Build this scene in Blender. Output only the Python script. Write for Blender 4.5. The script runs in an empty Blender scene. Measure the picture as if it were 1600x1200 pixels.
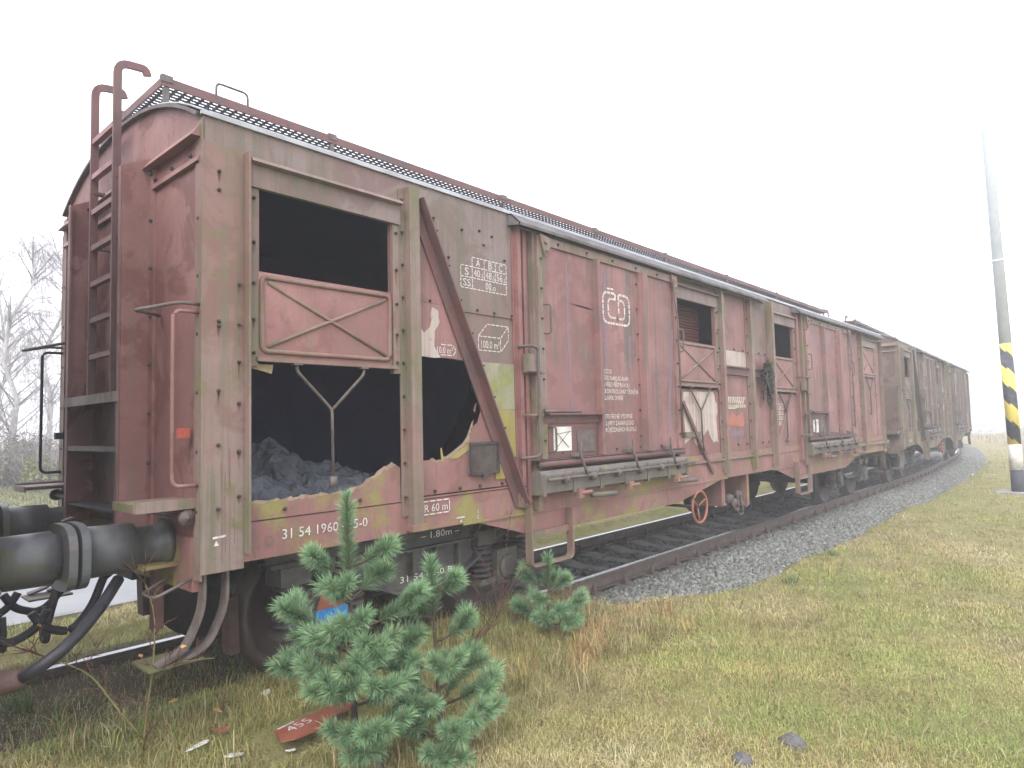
import bpy, bmesh, math, random
import numpy as np
from mathutils import Vector, Matrix
sc = bpy.context.scene
COL = sc.collection
R = math.radians
random.seed(7); rng = np.random.default_rng(7)

# ------------------------------------------------------------------ camera
# X runs along the train (away from the camera), Y across the track, Z up from the rail head
CAM = np.array([-1.6339, -3.7957, 1.6924]); FPX = 1042.7; YAW = .72903; PIT = .06167; ROL = -.02394
_f = np.array([math.cos(YAW)*math.cos(PIT), math.sin(YAW)*math.cos(PIT), math.sin(PIT)])
_r = np.array([math.sin(YAW), -math.cos(YAW), 0]); _u = np.cross(_r, _f)
_c, _s = math.cos(ROL), math.sin(ROL)
AX = np.array([_c*_r+_s*_u, -_s*_r+_c*_u, _f])
cd = bpy.data.cameras.new('camera'); cam = bpy.data.objects.new('camera', cd); COL.objects.link(cam)
cd.sensor_width = 36; cd.sensor_fit = 'HORIZONTAL'; cd.lens = FPX/1600*36; cd.clip_start = .05; cd.clip_end = 2000
m = Matrix.Identity(4)
for i in range(3):
    m[i][0], m[i][1], m[i][2], m[i][3] = AX[0][i], AX[1][i], -AX[2][i], CAM[i]
cam.matrix_world = m; sc.camera = cam

def _ray(x, y): return np.array([(x-800)/FPX, -(y-600)/FPX, 1.])@AX
def S(x, y, Y=0.):            # photo pixel -> (X, Z) on the lengthwise plane at Y
    v = _ray(x, y); t = (Y-CAM[1])/v[1]; p = CAM+t*v; return (p[0], p[2])
def EN(x, y, X=0.):           # photo pixel -> (Y, Z) on the cross plane at X
    v = _ray(x, y); t = (X-CAM[0])/v[0]; p = CAM+t*v; return (p[1], p[2])
def G(x, y, z=-.2):           # photo pixel -> (X, Y) on the ground at z
    v = _ray(x, y); t = (z-CAM[2])/v[2]; p = CAM+t*v; return (p[0], p[1])

# ------------------------------------------------------------------ light
w = bpy.data.worlds.new('World'); sc.world = w; w.use_nodes = True
wn = w.node_tree; wn.nodes.clear()
out = wn.nodes.new('ShaderNodeOutputWorld'); bg = wn.nodes.new('ShaderNodeBackground')
sky = wn.nodes.new('ShaderNodeTexSky'); sky.sky_type = 'NISHITA'; sky.sun_disc = False
sky.sun_elevation = R(38); sky.sun_rotation = R(200); sky.dust_density = 4; sky.air_density = 1.2
mx = wn.nodes.new('ShaderNodeMix'); mx.data_type = 'RGBA'; mx.inputs[0].default_value = .88
mx.inputs[7].default_value = (11.6, 11.9, 13.0, 1)       # closed white cloud and fog over the blue
wn.links.new(sky.outputs[0], mx.inputs[6]); wn.links.new(mx.outputs[2], bg.inputs[0])
bg.inputs[1].default_value = .10; wn.links.new(bg.outputs[0], out.inputs[0])
sl = bpy.data.lights.new('sun', 'SUN'); sl.energy = 1.3; sl.angle = R(40); sl.color = (1, .97, .93)
so = bpy.data.objects.new('sun', sl); COL.objects.link(so)
sdir = Vector((-.85, -.50, .95)).normalized()             # towards the bright part of the cloud
so.rotation_euler = sdir.to_track_quat('Z', 'Y').to_euler(); so.location = (0, -10, 30)
sky.sun_elevation = math.asin(sdir.z); sky.sun_rotation = math.atan2(sdir.x, sdir.y)
sc.view_settings.view_transform = 'Standard'; sc.view_settings.look = 'None'
sc.view_settings.gamma = 1; sc.view_settings.exposure = 1.25
sc.render.engine = 'CYCLES'
sc.cycles.use_denoising = True; sc.cycles.max_bounces = 6; sc.cycles.diffuse_bounces = 3
sc.cycles.volume_bounces = 1; sc.cycles.transparent_max_bounces = 8

# ------------------------------------------------------------------ mesh helpers
BOLTS = []
class MB:
    def __init__(s): s.v = []; s.f = []; s.sm = False
    def add(s, vs, fs):
        o = len(s.v); s.v += [tuple(map(float, p)) for p in vs]; s.f += [tuple(i+o for i in f) for f in fs]; return s
    def box(s, x0, x1, y0, y1, z0, z1):
        vs = [(x, y, z) for x in (x0, x1) for y in (y0, y1) for z in (z0, z1)]
        return s.add(vs, [(0,1,3,2),(4,6,7,5),(0,4,5,1),(2,3,7,6),(0,2,6,4),(1,5,7,3)])
    def prism(s, pts, a, b, ax='y'):      # polygon in (X,Z) run along Y, in (Y,Z) along X, in (X,Y) along Z
        n = len(pts)
        def P(p, t): return {'y': (p[0], t, p[1]), 'x': (t, p[0], p[1]), 'z': (p[0], p[1], t)}[ax]
        vs = [P(p, a) for p in pts]+[P(p, b) for p in pts]
        fs = [tuple(range(n)), tuple(range(2*n-1, n-1, -1))]
        fs += [(i, i+n, (i+1) % n+n, (i+1) % n) for i in range(n)]
        return s.add(vs, fs)
    def bar(s, p, q, wd, th, up=(0, -1, 0)):      # flat bar from p to q
        p = Vector(p); q = Vector(q); d = (q-p).normalized(); u = Vector(up); b = d.cross(u).normalized(); u = b.cross(d).normalized()
        vs = [e+b*i*wd/2+u*j*th/2 for e in (p, q) for i in (-1, 1) for j in (-1, 1)]
        return s.add(vs, [(0,1,3,2),(4,6,7,5),(0,4,5,1),(2,3,7,6),(0,2,6,4),(1,5,7,3)])
    def strip(s, pts, wd, th, lat=(0, 1, 0)):      # flat bar swept round its bends; lat = the axis the bends turn about, th lies along it
        pts = [Vector(p) for p in pts]; lat = Vector(lat).normalized(); o = len(s.v); m_ = len(pts)
        for i, p in enumerate(pts):
            d = (pts[min(i+1, m_-1)]-pts[max(i-1, 0)]).normalized(); u = d.cross(lat).normalized()
            s.v += [tuple(p+u*a*wd/2+lat*b_*th/2) for a, b_ in ((-1, -1), (1, -1), (1, 1), (-1, 1))]
        for i in range(m_-1):
            for k in range(4): s.f.append((o+i*4+k, o+i*4+(k+1) % 4, o+i*4+4+(k+1) % 4, o+i*4+4+k))
        s.f += [(o+3, o+2, o+1, o), tuple(o+(m_-1)*4+k for k in range(4))]; return s
    def tube(s, pts, r, n=8, closed=False):
        pts = [Vector(p) for p in pts]; m_ = len(pts); o = len(s.v); rs = r if isinstance(r, (list, tuple)) else [r]*m_
        ref = Vector((.3, .2, 1))
        for i, p in enumerate(pts):
            a = pts[(i-1) % m_] if closed or i else p; b = pts[(i+1) % m_] if closed or i < m_-1 else p
            d = (b-a).normalized()
            if abs(d.dot(ref.normalized())) > .95: ref = Vector((1, .1, 0))
            u = d.cross(ref).normalized(); v = d.cross(u)
            for k in range(n):
                t = 2*math.pi*k/n; s.v.append(tuple(p+(u*math.cos(t)+v*math.sin(t))*rs[i]))
        for i in range(m_ if closed else m_-1):
            j = (i+1) % m_
            for k in range(n): s.f.append((o+i*n+k, o+i*n+(k+1) % n, o+j*n+(k+1) % n, o+j*n+k))
        if not closed:
            s.f.append(tuple(o+k for k in range(n-1, -1, -1))); s.f.append(tuple(o+(m_-1)*n+k for k in range(n)))
        return s
    def lathe(s, prof, c, d, n=20):       # prof = [(along, radius)] turned about the line through c along d
        c = Vector(c); d = Vector(d).normalized(); u = d.orthogonal().normalized(); v = d.cross(u); o = len(s.v)
        for a, r in prof:
            for k in range(n):
                t = 2*math.pi*k/n; s.v.append(tuple(c+d*a+(u*math.cos(t)+v*math.sin(t))*r))
        m_ = len(prof)
        for i in range(m_-1):
            for k in range(n): s.f.append((o+i*n+k, o+i*n+(k+1) % n, o+(i+1)*n+(k+1) % n, o+(i+1)*n+k))
        s.f.append(tuple(o+k for k in range(n-1, -1, -1))); s.f.append(tuple(o+(m_-1)*n+k for k in range(n)))
        return s
    def bolt(s, p, d=(0, -1, 0), r=.011, h=.012):
        if tuple(d) == (0, -1, 0): BOLTS.append(tuple(p))
        return s.lathe([(0, r), (h, r), (h*1.6, r*.55)], p, d, 6)
    def build(s, name, mat, parent=None, smooth=False, **kw):
        me = bpy.data.meshes.new(name); me.from_pydata(s.v, [], s.f); me.update()
        bm = bmesh.new(); bm.from_mesh(me); bmesh.ops.recalc_face_normals(bm, faces=bm.faces); bm.to_mesh(me); bm.free()
        if smooth: me.polygons.foreach_set('use_smooth', [True]*len(me.polygons))
        me.materials.append(M[mat] if isinstance(mat, str) else mat)
        return link(name, me, parent, **kw)
def link(name, me, parent=None, **kw):
    o = bpy.data.objects.new(name, me); COL.objects.link(o)
    if parent is not None: o.parent = parent
    for k, v in kw.items(): o[k] = v
    return o
def empty(name, loc=(0, 0, 0), rz=0, **kw):
    o = bpy.data.objects.new(name, None); COL.objects.link(o); o.location = loc; o.rotation_euler.z = rz; o.empty_display_size = .2
    for k, v in kw.items(): o[k] = v
    return o
def bend(pts, r=.05, n=4):                # rounds the corners of a poly-line
    pts = [Vector(p) for p in pts]; out = [pts[0]]
    for i in range(1, len(pts)-1):
        a = (pts[i-1]-pts[i]); b = (pts[i+1]-pts[i]); k = min(r, a.length*.45, b.length*.45); a = pts[i]+a.normalized()*k; b = pts[i]+b.normalized()*k
        for j in range(n+1):
            t = j/n; out.append(a*(1-t)**2+pts[i]*2*t*(1-t)+b*t*t)
    return out+[pts[-1]]

# ------------------------------------------------------------------ materials
M = {}
class NB:
    def __init__(s, name):
        s.m = bpy.data.materials.new(name); s.m.use_nodes = True; s.t = s.m.node_tree; s.b = s.t.nodes['Principled BSDF']; M[name] = s.m
        s.oc = s.t.nodes.new('ShaderNodeTexCoord').outputs['Object']
    def lk(s, a, b): s.t.links.new(a, b)
    def noise(s, scale, detail=5, rough=.55, mp=None, off=0, dist=0):
        n = s.t.nodes.new('ShaderNodeTexNoise'); n.inputs['Scale'].default_value = scale; n.inputs['Detail'].default_value = detail
        n.inputs['Roughness'].default_value = rough; n.inputs['Distortion'].default_value = dist
        k = s.t.nodes.new('ShaderNodeMapping'); k.inputs['Scale'].default_value = mp or (1, 1, 1); k.inputs['Location'].default_value = (off, off*1.7, off*.6)
        s.lk(s.oc, k.inputs[0]); s.lk(k.outputs[0], n.inputs[0]); return n.outputs[0]
    def ramp(s, a, lo, hi, amt=1.):
        k = s.t.nodes.new('ShaderNodeMapRange'); k.interpolation_type = 'SMOOTHSTEP'
        k.inputs[1].default_value = lo; k.inputs[2].default_value = hi; k.inputs[3].default_value = 0; k.inputs[4].default_value = amt
        s.lk(a, k.inputs[0]); return k.outputs[0]
    def math(s, op, a, b):
        k = s.t.nodes.new('ShaderNodeMath'); k.operation = op
        for i, x in enumerate((a, b)):
            if isinstance(x, (int, float)): k.inputs[i].default_value = x
            else: s.lk(x, k.inputs[i])
        return k.outputs[0]
    def mix(s, f, a, b):
        k = s.t.nodes.new('ShaderNodeMix'); k.data_type = 'RGBA'
        for i, x in ((0, f), (6, a), (7, b)):
            if isinstance(x, (int, float)): k.inputs[i].default_value = x
            elif isinstance(x, tuple): k.inputs[i].default_value = (*x[:3], 1)
            else: s.lk(x, k.inputs[i])
        return k.outputs[2]
    def sep(s):
        k = s.t.nodes.new('ShaderNodeSeparateXYZ'); s.lk(s.oc, k.inputs[0]); return k.outputs
    def attr(s, name='Col'):
        k = s.t.nodes.new('ShaderNodeAttribute'); k.attribute_name = name; return k.outputs[0]
    def fin(s, col, rough=.6, bump=None, bs=.3, bd=.01, spec=.4, metal=0):
        if isinstance(col, tuple): s.b.inputs['Base Color'].default_value = (*col, 1)
        else: s.lk(col, s.b.inputs['Base Color'])
        if isinstance(rough, (int, float)): s.b.inputs['Roughness'].default_value = rough
        else: s.lk(rough, s.b.inputs['Roughness'])
        s.b.inputs['Specular IOR Level'].default_value = spec; s.b.inputs['Metallic'].default_value = metal
        if bump is not None:
            k = s.t.nodes.new('ShaderNodeBump'); k.inputs['Strength'].default_value = bs; k.inputs['Distance'].default_value = bd
            s.lk(bump, k.inputs['Height']); s.lk(k.outputs[0], s.b.inputs['Normal'])
        return s.m
def sc3(c, k): return tuple(x*k for x in c)
def paint(name, base, fade=None, grime=.5, gcol=(.14, .12, .085), algae=0., acol=(.24, .26, .055), chips=.3, ccol=(.075, .04, .034), seed=0, rough=.58, warp=.012, dka=.55, dkt=.54):
    b = NB(name); fade = fade or tuple(min(1, x*1.35+.03) for x in base)
    big = b.noise(1.1, 5, .6, off=seed); col = b.mix(b.ramp(big, .42, .68), base, fade)
    dk = b.noise(2.3, 6, .6, off=seed+9, dist=.6); col = b.mix(b.ramp(dk, dkt, dkt+.07, dka), col, (base[0]*.74, base[1]*.62, base[2]*.60))
    st = b.noise(1, 7, .62, mp=(16, 16, .55), off=seed+3); st2 = b.noise(1.7, 7, .65, off=seed+5)
    col = b.mix(b.math('MULTIPLY', b.ramp(st, .40, .66), b.ramp(st2, .32, .62, grime)), col, gcol)
    fs = b.noise(1, 3, .6, mp=(60, 60, 1.2), off=seed+4); col = b.mix(b.ramp(fs, .5, .72, .28*grime+.06), col, sc3(gcol, .8))
    if algae > 0:
        al = b.noise(2.1, 7, .66, off=seed+21); fn = b.noise(24, 5, .7, off=2)
        t = .66-.34*algae
        col = b.mix(b.ramp(b.math('ADD', al, b.math('MULTIPLY', fn, .16)), t+.06, t+.20, .85), col, b.mix(fn, acol, sc3(acol, .55)))
    ch = b.noise(13, 8, .72, off=seed+13); m1 = b.noise(1.9, 3, .5, off=seed+31)
    col = b.mix(b.math('MULTIPLY', b.ramp(ch, .60, .66), b.ramp(m1, .45, .65, chips)), col, ccol)
    col = b.mix(b.ramp(b.noise(40, 4, .7, off=seed), .35, .8, .22), col, sc3(base, .55))
    wp = b.noise(2.6, 2, .4, off=seed+8); fine = b.noise(60, 3, .6)
    bp = b.math('ADD', b.math('MULTIPLY', wp, 1.), b.math('MULTIPLY', fine, .03))
    return b.fin(col, b.math('ADD', b.ramp(st2, .3, .7, .22), rough-.08), bp, .6, warp, .35)
def plain(name, c, rough=.6, var=.35, c2=None, scale=6, spec=.4, metal=0, bd=.004, det=6):
    b = NB(name); n = b.noise(scale, det, .65); f = b.noise(scale*9, 4, .6)
    col = b.mix(b.ramp(n, .35, .68), c, c2 or sc3(c, 1-var)); col = b.mix(b.ramp(f, .4, .8, .35), col, sc3(c, .6))
    return b.fin(col, rough, f, .5, bd, spec, metal)

def wagon_mats(k, red, grime):
    fd = tuple(min(1, x*1.25+.022) for x in red)
    paint(k+'panel', red, fd, grime*.85, (.115, .095, .08), chips=.7, seed=1)
    paint(k+'hatch', sc3(red, .98), sc3(fd, 1.08), grime*.5, chips=.25, seed=4)
    paint(k+'door', red, fd, grime*1.15, (.118, .102, .09), chips=.8, seed=7)
    paint(k+'end', sc3(red, .92), sc3(fd, 1.02), grime*.3, chips=.95, ccol=(.17, .14, .14), seed=12, warp=.02, dka=.85, dkt=.50)
    paint(k+'upper', tuple(a*.4+b*.6 for a, b in zip(red, (.165, .138, .122))), (.225, .178, .17), grime*.9, (.13, .115, .085), chips=.35, seed=15)
    paint(k+'post', tuple(a*.68+b*.32 for a, b in zip(red, (.19, .165, .12))), (.235, .178, .16), grime*1.2, (.13, .122, .08), algae=.36, acol=(.17, .18, .07), seed=19)
    paint(k+'sill', sc3(red, 1.04), fd, grime*.6, algae=.46, acol=(.28, .265, .075), chips=.5, seed=23)
    paint(k+'chute', (.125, .105, .095), (.17, .145, .125), grime, (.10, .095, .08), algae=.34, acol=(.22, .22, .06), seed=27)
    paint(k+'frame', sc3(red, .62), sc3(red, .75), grime*.8, (.085, .075, .075), seed=29)
RED = (.224, .104, .097)
wagon_mats('a_', RED, 1.0)
wagon_mats('b_', (.150, .098, .080), 1.3)
paint('ply_green', (.24, .235, .15), (.30, .28, .2), .8, (.15, .15, .08), algae=.55, acol=(.27, .27, .06), seed=33)
paint('ply_yellow', (.30, .24, .13), (.34, .27, .15), .6, (.16, .14, .06), algae=.65, acol=(.33, .29, .05), seed=37)
paint('peel', (.42, .36, .32), (.50, .44, .39), .8, (.24, .13, .11), chips=.8, ccol=(.22, .10, .09), seed=41)
plain('iron', (.032, .027, .030), .62, c2=(.060, .052, .052), scale=5)
plain('rust', (.085, .045, .036), .75, c2=(.05, .030, .027), scale=7)
plain('oldiron', (.125, .105, .095), .6, c2=(.085, .060, .052), scale=9)
plain('roof_metal', (.40, .41, .44), .4, c2=(.26, .26, .28), scale=3, spec=.5)
plain('canopy', (.15, .14, .145), .85, c2=(.09, .08, .075), scale=5, spec=.15)
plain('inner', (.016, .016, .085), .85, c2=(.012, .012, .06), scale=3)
plain('inner_slat', (.12, .035, .03), .7, scale=5)
plain('white', (.66, .64, .61), .65, c2=(.42, .36, .33), scale=26)
plain('plate', (.72, .72, .70), .5, c2=(.55, .50, .44), scale=9)
plain('orange', (.30, .105, .07), .55, c2=(.22, .085, .06), scale=8)
plain('redlamp', (.42, .085, .06), .55, var=.2)
plain('blue', (.02, .20, .50), .5, c2=(.03, .15, .36), scale=9)
plain('rubber', (.014, .013, .018), .5, c2=(.022, .02, .026), scale=12)
plain('bogie', (.050, .046, .050), .6, c2=(.105, .10, .075), scale=4)
plain('wheel', (.050, .035, .032), .6, c2=(.075, .05, .044), scale=6)
paint('bufferiron', (.085, .088, .095), (.13, .13, .135), .6, (.06, .055, .045), algae=.58, acol=(.125, .13, .06), chips=.8, ccol=(.20, .075, .055), seed=44, rough=.36, warp=.006)
plain('floorwood', (.10, .055, .045), .8, c2=(.06, .045, .04), scale=4)
plain('flake', (.20, .045, .035), .6, c2=(.12, .03, .03), scale=8)
plain('cardboard', (.20, .13, .08), .85, c2=(.14, .09, .055), scale=5)
plain('netting', (.030, .026, .024), .85, c2=(.055, .05, .035), scale=14)
plain('graffiti_white', (.46, .44, .36), .6, c2=(.33, .25, .21), scale=9)
plain('graffiti_orange', (.40, .13, .08), .6, c2=(.25, .10, .085), scale=7)
plain('graffiti_blue', (.165, .115, .155), .6, c2=(.22, .125, .13), scale=14)
paint('moss_iron', (.12, .09, .075), (.16, .12, .10), .8, (.08, .07, .055), algae=.6, acol=(.15, .16, .05), seed=61)
b = NB('rust_stain'); n = b.noise(40, 5, .7); b.fin(b.mix(n, (.10, .045, .035), (.16, .085, .06)), .8)
b.lk(b.math('MULTIPLY', b.attr(), b.ramp(b.noise(9, 4, .6), .3, .65, .75)), b.b.inputs['Alpha'])
paint('ply_edge', (.27, .205, .15), (.33, .26, .19), .6, (.14, .11, .08), algae=.15, seed=71)
b = NB('plastic'); n = b.noise(14, 6, .7); b.fin(b.mix(n, (.07, .075, .09), (.20, .21, .24)), .2, b.noise(9, 5, .6, dist=2.), .5, .02, .9)
b.b.inputs['Transmission Weight'].default_value = .25; b.b.inputs['IOR'].default_value = 1.2
paint('board_red', (.26, .075, .045), (.30, .095, .06), .25, chips=.4, ccol=(.10, .03, .025), seed=51)
# ------------------------------------------------------------------ lettering: flat paint built as thin meshes
_tx = {}
def text_geo(s):
    if s not in _tx:
        c = bpy.data.curves.new('t', 'FONT'); c.body = s; c.size = 1/.72; c.resolution_u = 2
        o = bpy.data.objects.new('t', c); COL.objects.link(o); bpy.context.view_layer.update()
        me = bpy.data.meshes.new_from_object(o.evaluated_get(bpy.context.evaluated_depsgraph_get()))
        v = np.zeros(len(me.vertices)*3); me.vertices.foreach_get('co', v); v = v.reshape(-1, 3)
        _tx[s] = (v, [tuple(p.vertices) for p in me.polygons])
        bpy.data.objects.remove(o); bpy.data.curves.remove(c); bpy.data.meshes.remove(me)
    return _tx[s]
def letters(mb, s, x, z, cap, Y, width=None, sx=.75, tilt=0.):
    v, f = text_geo(s)
    k = cap*sx if width is None else width/max(1e-6, v[:, 0].max())
    return mb.add([(x+p[0]*k, Y, z+p[1]*cap+tilt*p[0]*k) for p in v], f)
def seg(mb, a, b, Y, t=.008, dash=0):
    a = Vector((a[0], Y, a[1])); b = Vector((b[0], Y, b[1])); L = (b-a).length; n = max(1, int(L/dash)) if dash else 1
    for i in range(n):
        p = a.lerp(b, (i+.06 if dash else 0)/n); q = a.lerp(b, (i+.86 if dash else 1)/n)
        d = (q-p).normalized(); u = Vector((-d.z, 0, d.x))*t/2
        mb.add([p-u, q-u, q+u, p+u], [(0, 1, 2, 3)])
    return mb

W_ = 2.667; LW = 15.2; EAVE = 3.55; SILL = .937; FOLD = 1.163; YM = W_/2
def arc_roof(n=18, y0=-.015, y1=W_+.015, z0=EAVE, zp=3.875):
    return [(y0+(y1-y0)*i/n, z0+(zp-z0)*(1-abs(2*i/n-1)**2.3)) for i in range(n+1)]

def hatch_bay(T, k, x, w_=1.14, closed=False, broken=False, white=False):
    """window opening, sliding hatch plate with pressed cross, guides and fork rod; x = left edge of the bay"""
    hx0, hx1 = x+.07, x+w_-.065
    h = MB().box(x, x+w_, -.034, 0, 3.165, 3.30)
    h.prism([(-.034, 3.30), (-.075, 3.31), (-.06, 3.335), (0, 3.345), (0, 3.30)], x, x+w_, 'x').build('window_header', k+'upper', T)
    for a, b_ in ((x+.005, x+.062), (x+w_-.06, x+w_-.003)):
        g = MB().box(a, b_, -.018, .03, 2.08, 3.163).build('hatch_guide', k+'post', T)
        bl = MB(); [bl.bolt(((a+b_)/2, -.018, z)) for z in (2.16, 2.36, 2.58, 2.83, 3.10)]; bl.build('bolts', 'iron', g, kind='stuff')
    MB().box(hx0-.01, hx0+.004, -.006, .03, 2.66, 3.163).build('window_edge', k+'panel', T); MB().box(hx1-.004, hx1+.02, -.006, .03, 2.66, 3.163).build('window_edge', k+'panel', T)
    z0, z1 = (2.14, 2.66) if not closed else (2.56, 3.15)
    if closed: MB().box(x+.064, x+w_-.062, .004, .02, 2.08, 2.6).build('wall_panel', k+'panel', T)
    p = MB().box(hx0, hx1, -.004, .012, z0, z1).build('hatch', k+'hatch', T)
    rx0, rx1, rz0, rz1 = hx0+.02, hx1-.02, z0+.035, z1-.03
    fr = [(rx0, -.006, rz0), (rx1, -.006, rz0), (rx1, -.006, rz1), (rx0, -.006, rz1)]
    loop = []
    for i in range(4):
        a, b2, c = Vector(fr[i-1]), Vector(fr[i]), Vector(fr[(i+1) % 4]); loop += bend([b2+(a-b2)*.2, b2, b2+(c-b2)*.2], .06, 4)[1:-1]
    MB().tube(loop, .016, 8, True).build('pressed_rim', k+'post', p, True)
    MB().tube([(rx0+.04, -.006, rz0+.03), (rx1-.04, -.006, rz1-.03)], .013, 8).tube([(rx0+.04, -.0055, rz1-.03), (rx1-.04, -.0055, rz0+.03)], .013, 8).build('pressed_cross', k+'post', p, True)
    MB().box(hx0-.02, hx1+.02, -.04, .0, z0-.03, z0-.004).build('hatch_ledge', k+'post', p)
    c = (hx0+hx1)/2-.01; zt = z0-.03; zj = zt-.29
    MB().tube(bend([(c-.25, -.028, zt), (c-.25, -.028, zt-.05), (c, -.028, zj), (c+.005, -.028, zj-.48)], .03), .0105, 8).tube(bend([(c+.25, -.028, zt), (c+.25, -.028, zt-.05), (c, -.029, zj)], .03), .0105, 8).box(c-.018, c+.028, -.04, -.017, zj-.5, zj-.43).build('fork_rod', 'oldiron', p, True)
    for s_ in (-.25, .25): MB().box(c+s_-.03, c+s_+.03, -.05, -.008, zt-.012, zt).build('hinge_lug', 'oldiron', p)

def jag(pts, amp, n=3, seed=0):
    r = random.Random(seed); out = []
    for a, b_ in zip(pts[:-1], pts[1:]):
        out.append(a)
        for i in range(1, n):
            t = (i+r.uniform(-.3, .3))/n; out.append((a[0]+(b_[0]-a[0])*t+r.uniform(-amp, amp), a[1]+(b_[1]-a[1])*t+r.uniform(-amp, amp)))
    return out+[pts[-1]]

def door(T, k, x0, first):
    """sliding door with ribs, handles, rollers, discharge chute and pipes"""
    x1 = x0+2.55; Yf = -.08
    d = MB().box(x0, x1, Yf, -.045, 1.385, 3.385).build('door', k+'door', T)
    MB().box(x0+.002, x0+.085, Yf-.018, Yf, 1.39, 3.38).build('edge_strip', k+'post', d)
    MB().box(x1-.085, x1-.002, Yf-.018, Yf, 1.39, 3.38).build('edge_strip', k+'door', d)
    MB().box(x0+.087, x1-.087, Yf-.02, Yf, 3.30, 3.38).build('top_strip', k+'post', d)
    MB().prism([(x0+.87, Yf), (x0+.88, Yf-.06), (x0+.925, Yf-.06), (x0+.93, Yf)], 1.39, 3.298, 'z').build('rib', k+'door', d)
    MB().prism([(x0+1.70, Yf), (x0+1.715, Yf-.075), (x0+1.80, Yf-.075), (x0+1.825, Yf)], 1.39, 3.298, 'z').build('rib', k+'door', d)
    bl = MB()
    for z in np.arange(1.55, 3.3, .27): bl.bolt((x0+.045, Yf-.018, z)); bl.bolt((x1-.045, Yf-.018, z)); bl.bolt((x0+1.67, Yf, z), r=.01)
    for x in np.arange(x0+.3, x1-.2, .45): bl.bolt((x, Yf-.02, 3.34)); bl.bolt((x, Yf, 1.43), r=.01)
    bl.build('bolts', 'iron', d, kind='stuff')
    # small lower flap with shelf
    MB().box(x0+.03, x0+.868, Yf-.09, Yf, 1.775, 1.79).box(x0+.03, x0+.868, Yf-.022, Yf, 1.70, 1.775).build('shelf', k+'frame', d)
    MB().tube([(x0-.02, Yf-.08, 1.805), (x0+.5, Yf-.08, 1.805)], .014).build('shelf_bolt', 'oldiron', d, True)
    MB().box(x0+.10, x0+.86, Yf-.012, Yf, 1.39, 1.66).build('flap', k+'frame', d)
    lp = MB().box(x0+.17, x0+.43, Yf-.018, Yf-.012, 1.45, 1.668).build('label_plate', 'plate', d)
    sg = MB(); seg(sg, (x0+.19, 1.47), (x0+.40, 1.63), Yf-.0205, .007); seg(sg, (x0+.19, 1.63), (x0+.38, 1.48), Yf-.0215, .007); seg(sg, (x0+.18, 1.60), (x0+.42, 1.625), Yf-.0225, .005)
    sg.build('scratches', 'oldiron', d, kind='stuff')
    MB().box(x0+.52, x0+.80, Yf-.02, Yf-.012, 1.43, 1.63).build('slide_plate', 'oldiron', d)
    for (hx, hz, hl) in ((x0+.07, 2.50, .26), (x1-.0, 2.50, .26), (x0+.10, 1.45, .22)):
        MB().tube(bend([(hx, Yf-.01, hz), (hx+.05, Yf-.06, hz), (hx+.05, Yf-.06, hz+hl), (hx, Yf-.01, hz+hl)], .03), .010, 8).build('handle', 'oldiron', d, True)
    for rx in (x0+.07, x1-.1):
        MB().prism([(rx-.05, 3.385), (rx+.08, 3.37), (rx+.09, 3.28), (rx+.02, 3.19), (rx-.03, 3.30)], Yf-.045, Yf-.022).bolt((rx+.02, Yf-.045, 3.32), r=.02).bolt((rx+.03, Yf-.045, 3.24), r=.014).build('roller_bracket', k+'post', d)
    MB().tube(bend([(x1-.10, Yf-.05, 3.32), (x1-.12, Yf-.05, 3.10), (x1-.05, Yf-.05, 2.9), (x1-.05, Yf-.05, 1.5)], .08), .010, 8).build('lock_rod', 'oldiron', d, True)
    # chute box under the door
    cx0, cx1 = x0-.08, x1+.02
    c = MB().prism([(0, 1.29), (-.13, 1.29), (-.15, 1.25), (-.15, 1.10), (-.12, 1.085), (0, 1.085)], cx0, cx1, 'x').build('discharge_chute', k+'chute', T)
    for x in np.linspace(cx0+.01, cx1-.05, 7): MB().box(x, x+.045, -.158, -.10, 1.075, 1.262).build('chute_rib', k+'chute', c)
    MB().tube([(cx0+.05, -.185, 1.215), (cx1+.1, -.185, 1.215)], .014).build('operating_rod', 'roof_metal' if False else 'oldiron', c, True)
    MB().tube([(cx0+.03, -.10, 1.345), (cx1, -.10, 1.345)], .032, 10).build('pipe', k+'frame', c, True)
    MB().box(cx0+.0, cx1, -.125, -.0, 1.378, 1.384).build('door_track', 'oldiron', c)
    for i, x in enumerate(np.linspace(cx0+.3, cx1-.25, 6)):
        MB().lathe([(-.02, .04), (.02, .04)], (x, -.175, 1.205), (1, 0, 0), 10).build('rod_bearing', 'oldiron', c, True)
    for x in (cx0+.55, cx0+1.45, cx1-.42):
        MB().tube(bend([(x+.06, -.19, 1.22), (x+.02, -.19, 1.32), (x, -.17, 1.40), (x, -.17, 1.52)], .06), .013, 8).build('lever', 'oldiron', c, True)
        MB().box(x-.06, x+.06, -.15, -.10, 1.395, 1.425).build('lever_guide', k+'chute', c)
    for x, l in ((cx0+.55, .16), (cx0+1.4, .1), (cx1-.25, .12)):
        MB().tube([(x, -.17, 1.06), (x+l*.4, -.24, 1.075)], .016, 8).box(x-.05, x+.03, -.18, -.12, 1.02, 1.10).build('catch', k+'sill', c)
    for x in (cx0+.9, cx1-.05):
        MB().tube([(x-.12, -.12, 1.02), (x+.22, -.16, 1.01)], .026, 8).build('pipe_stub', k+'chute', c, True)
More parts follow.
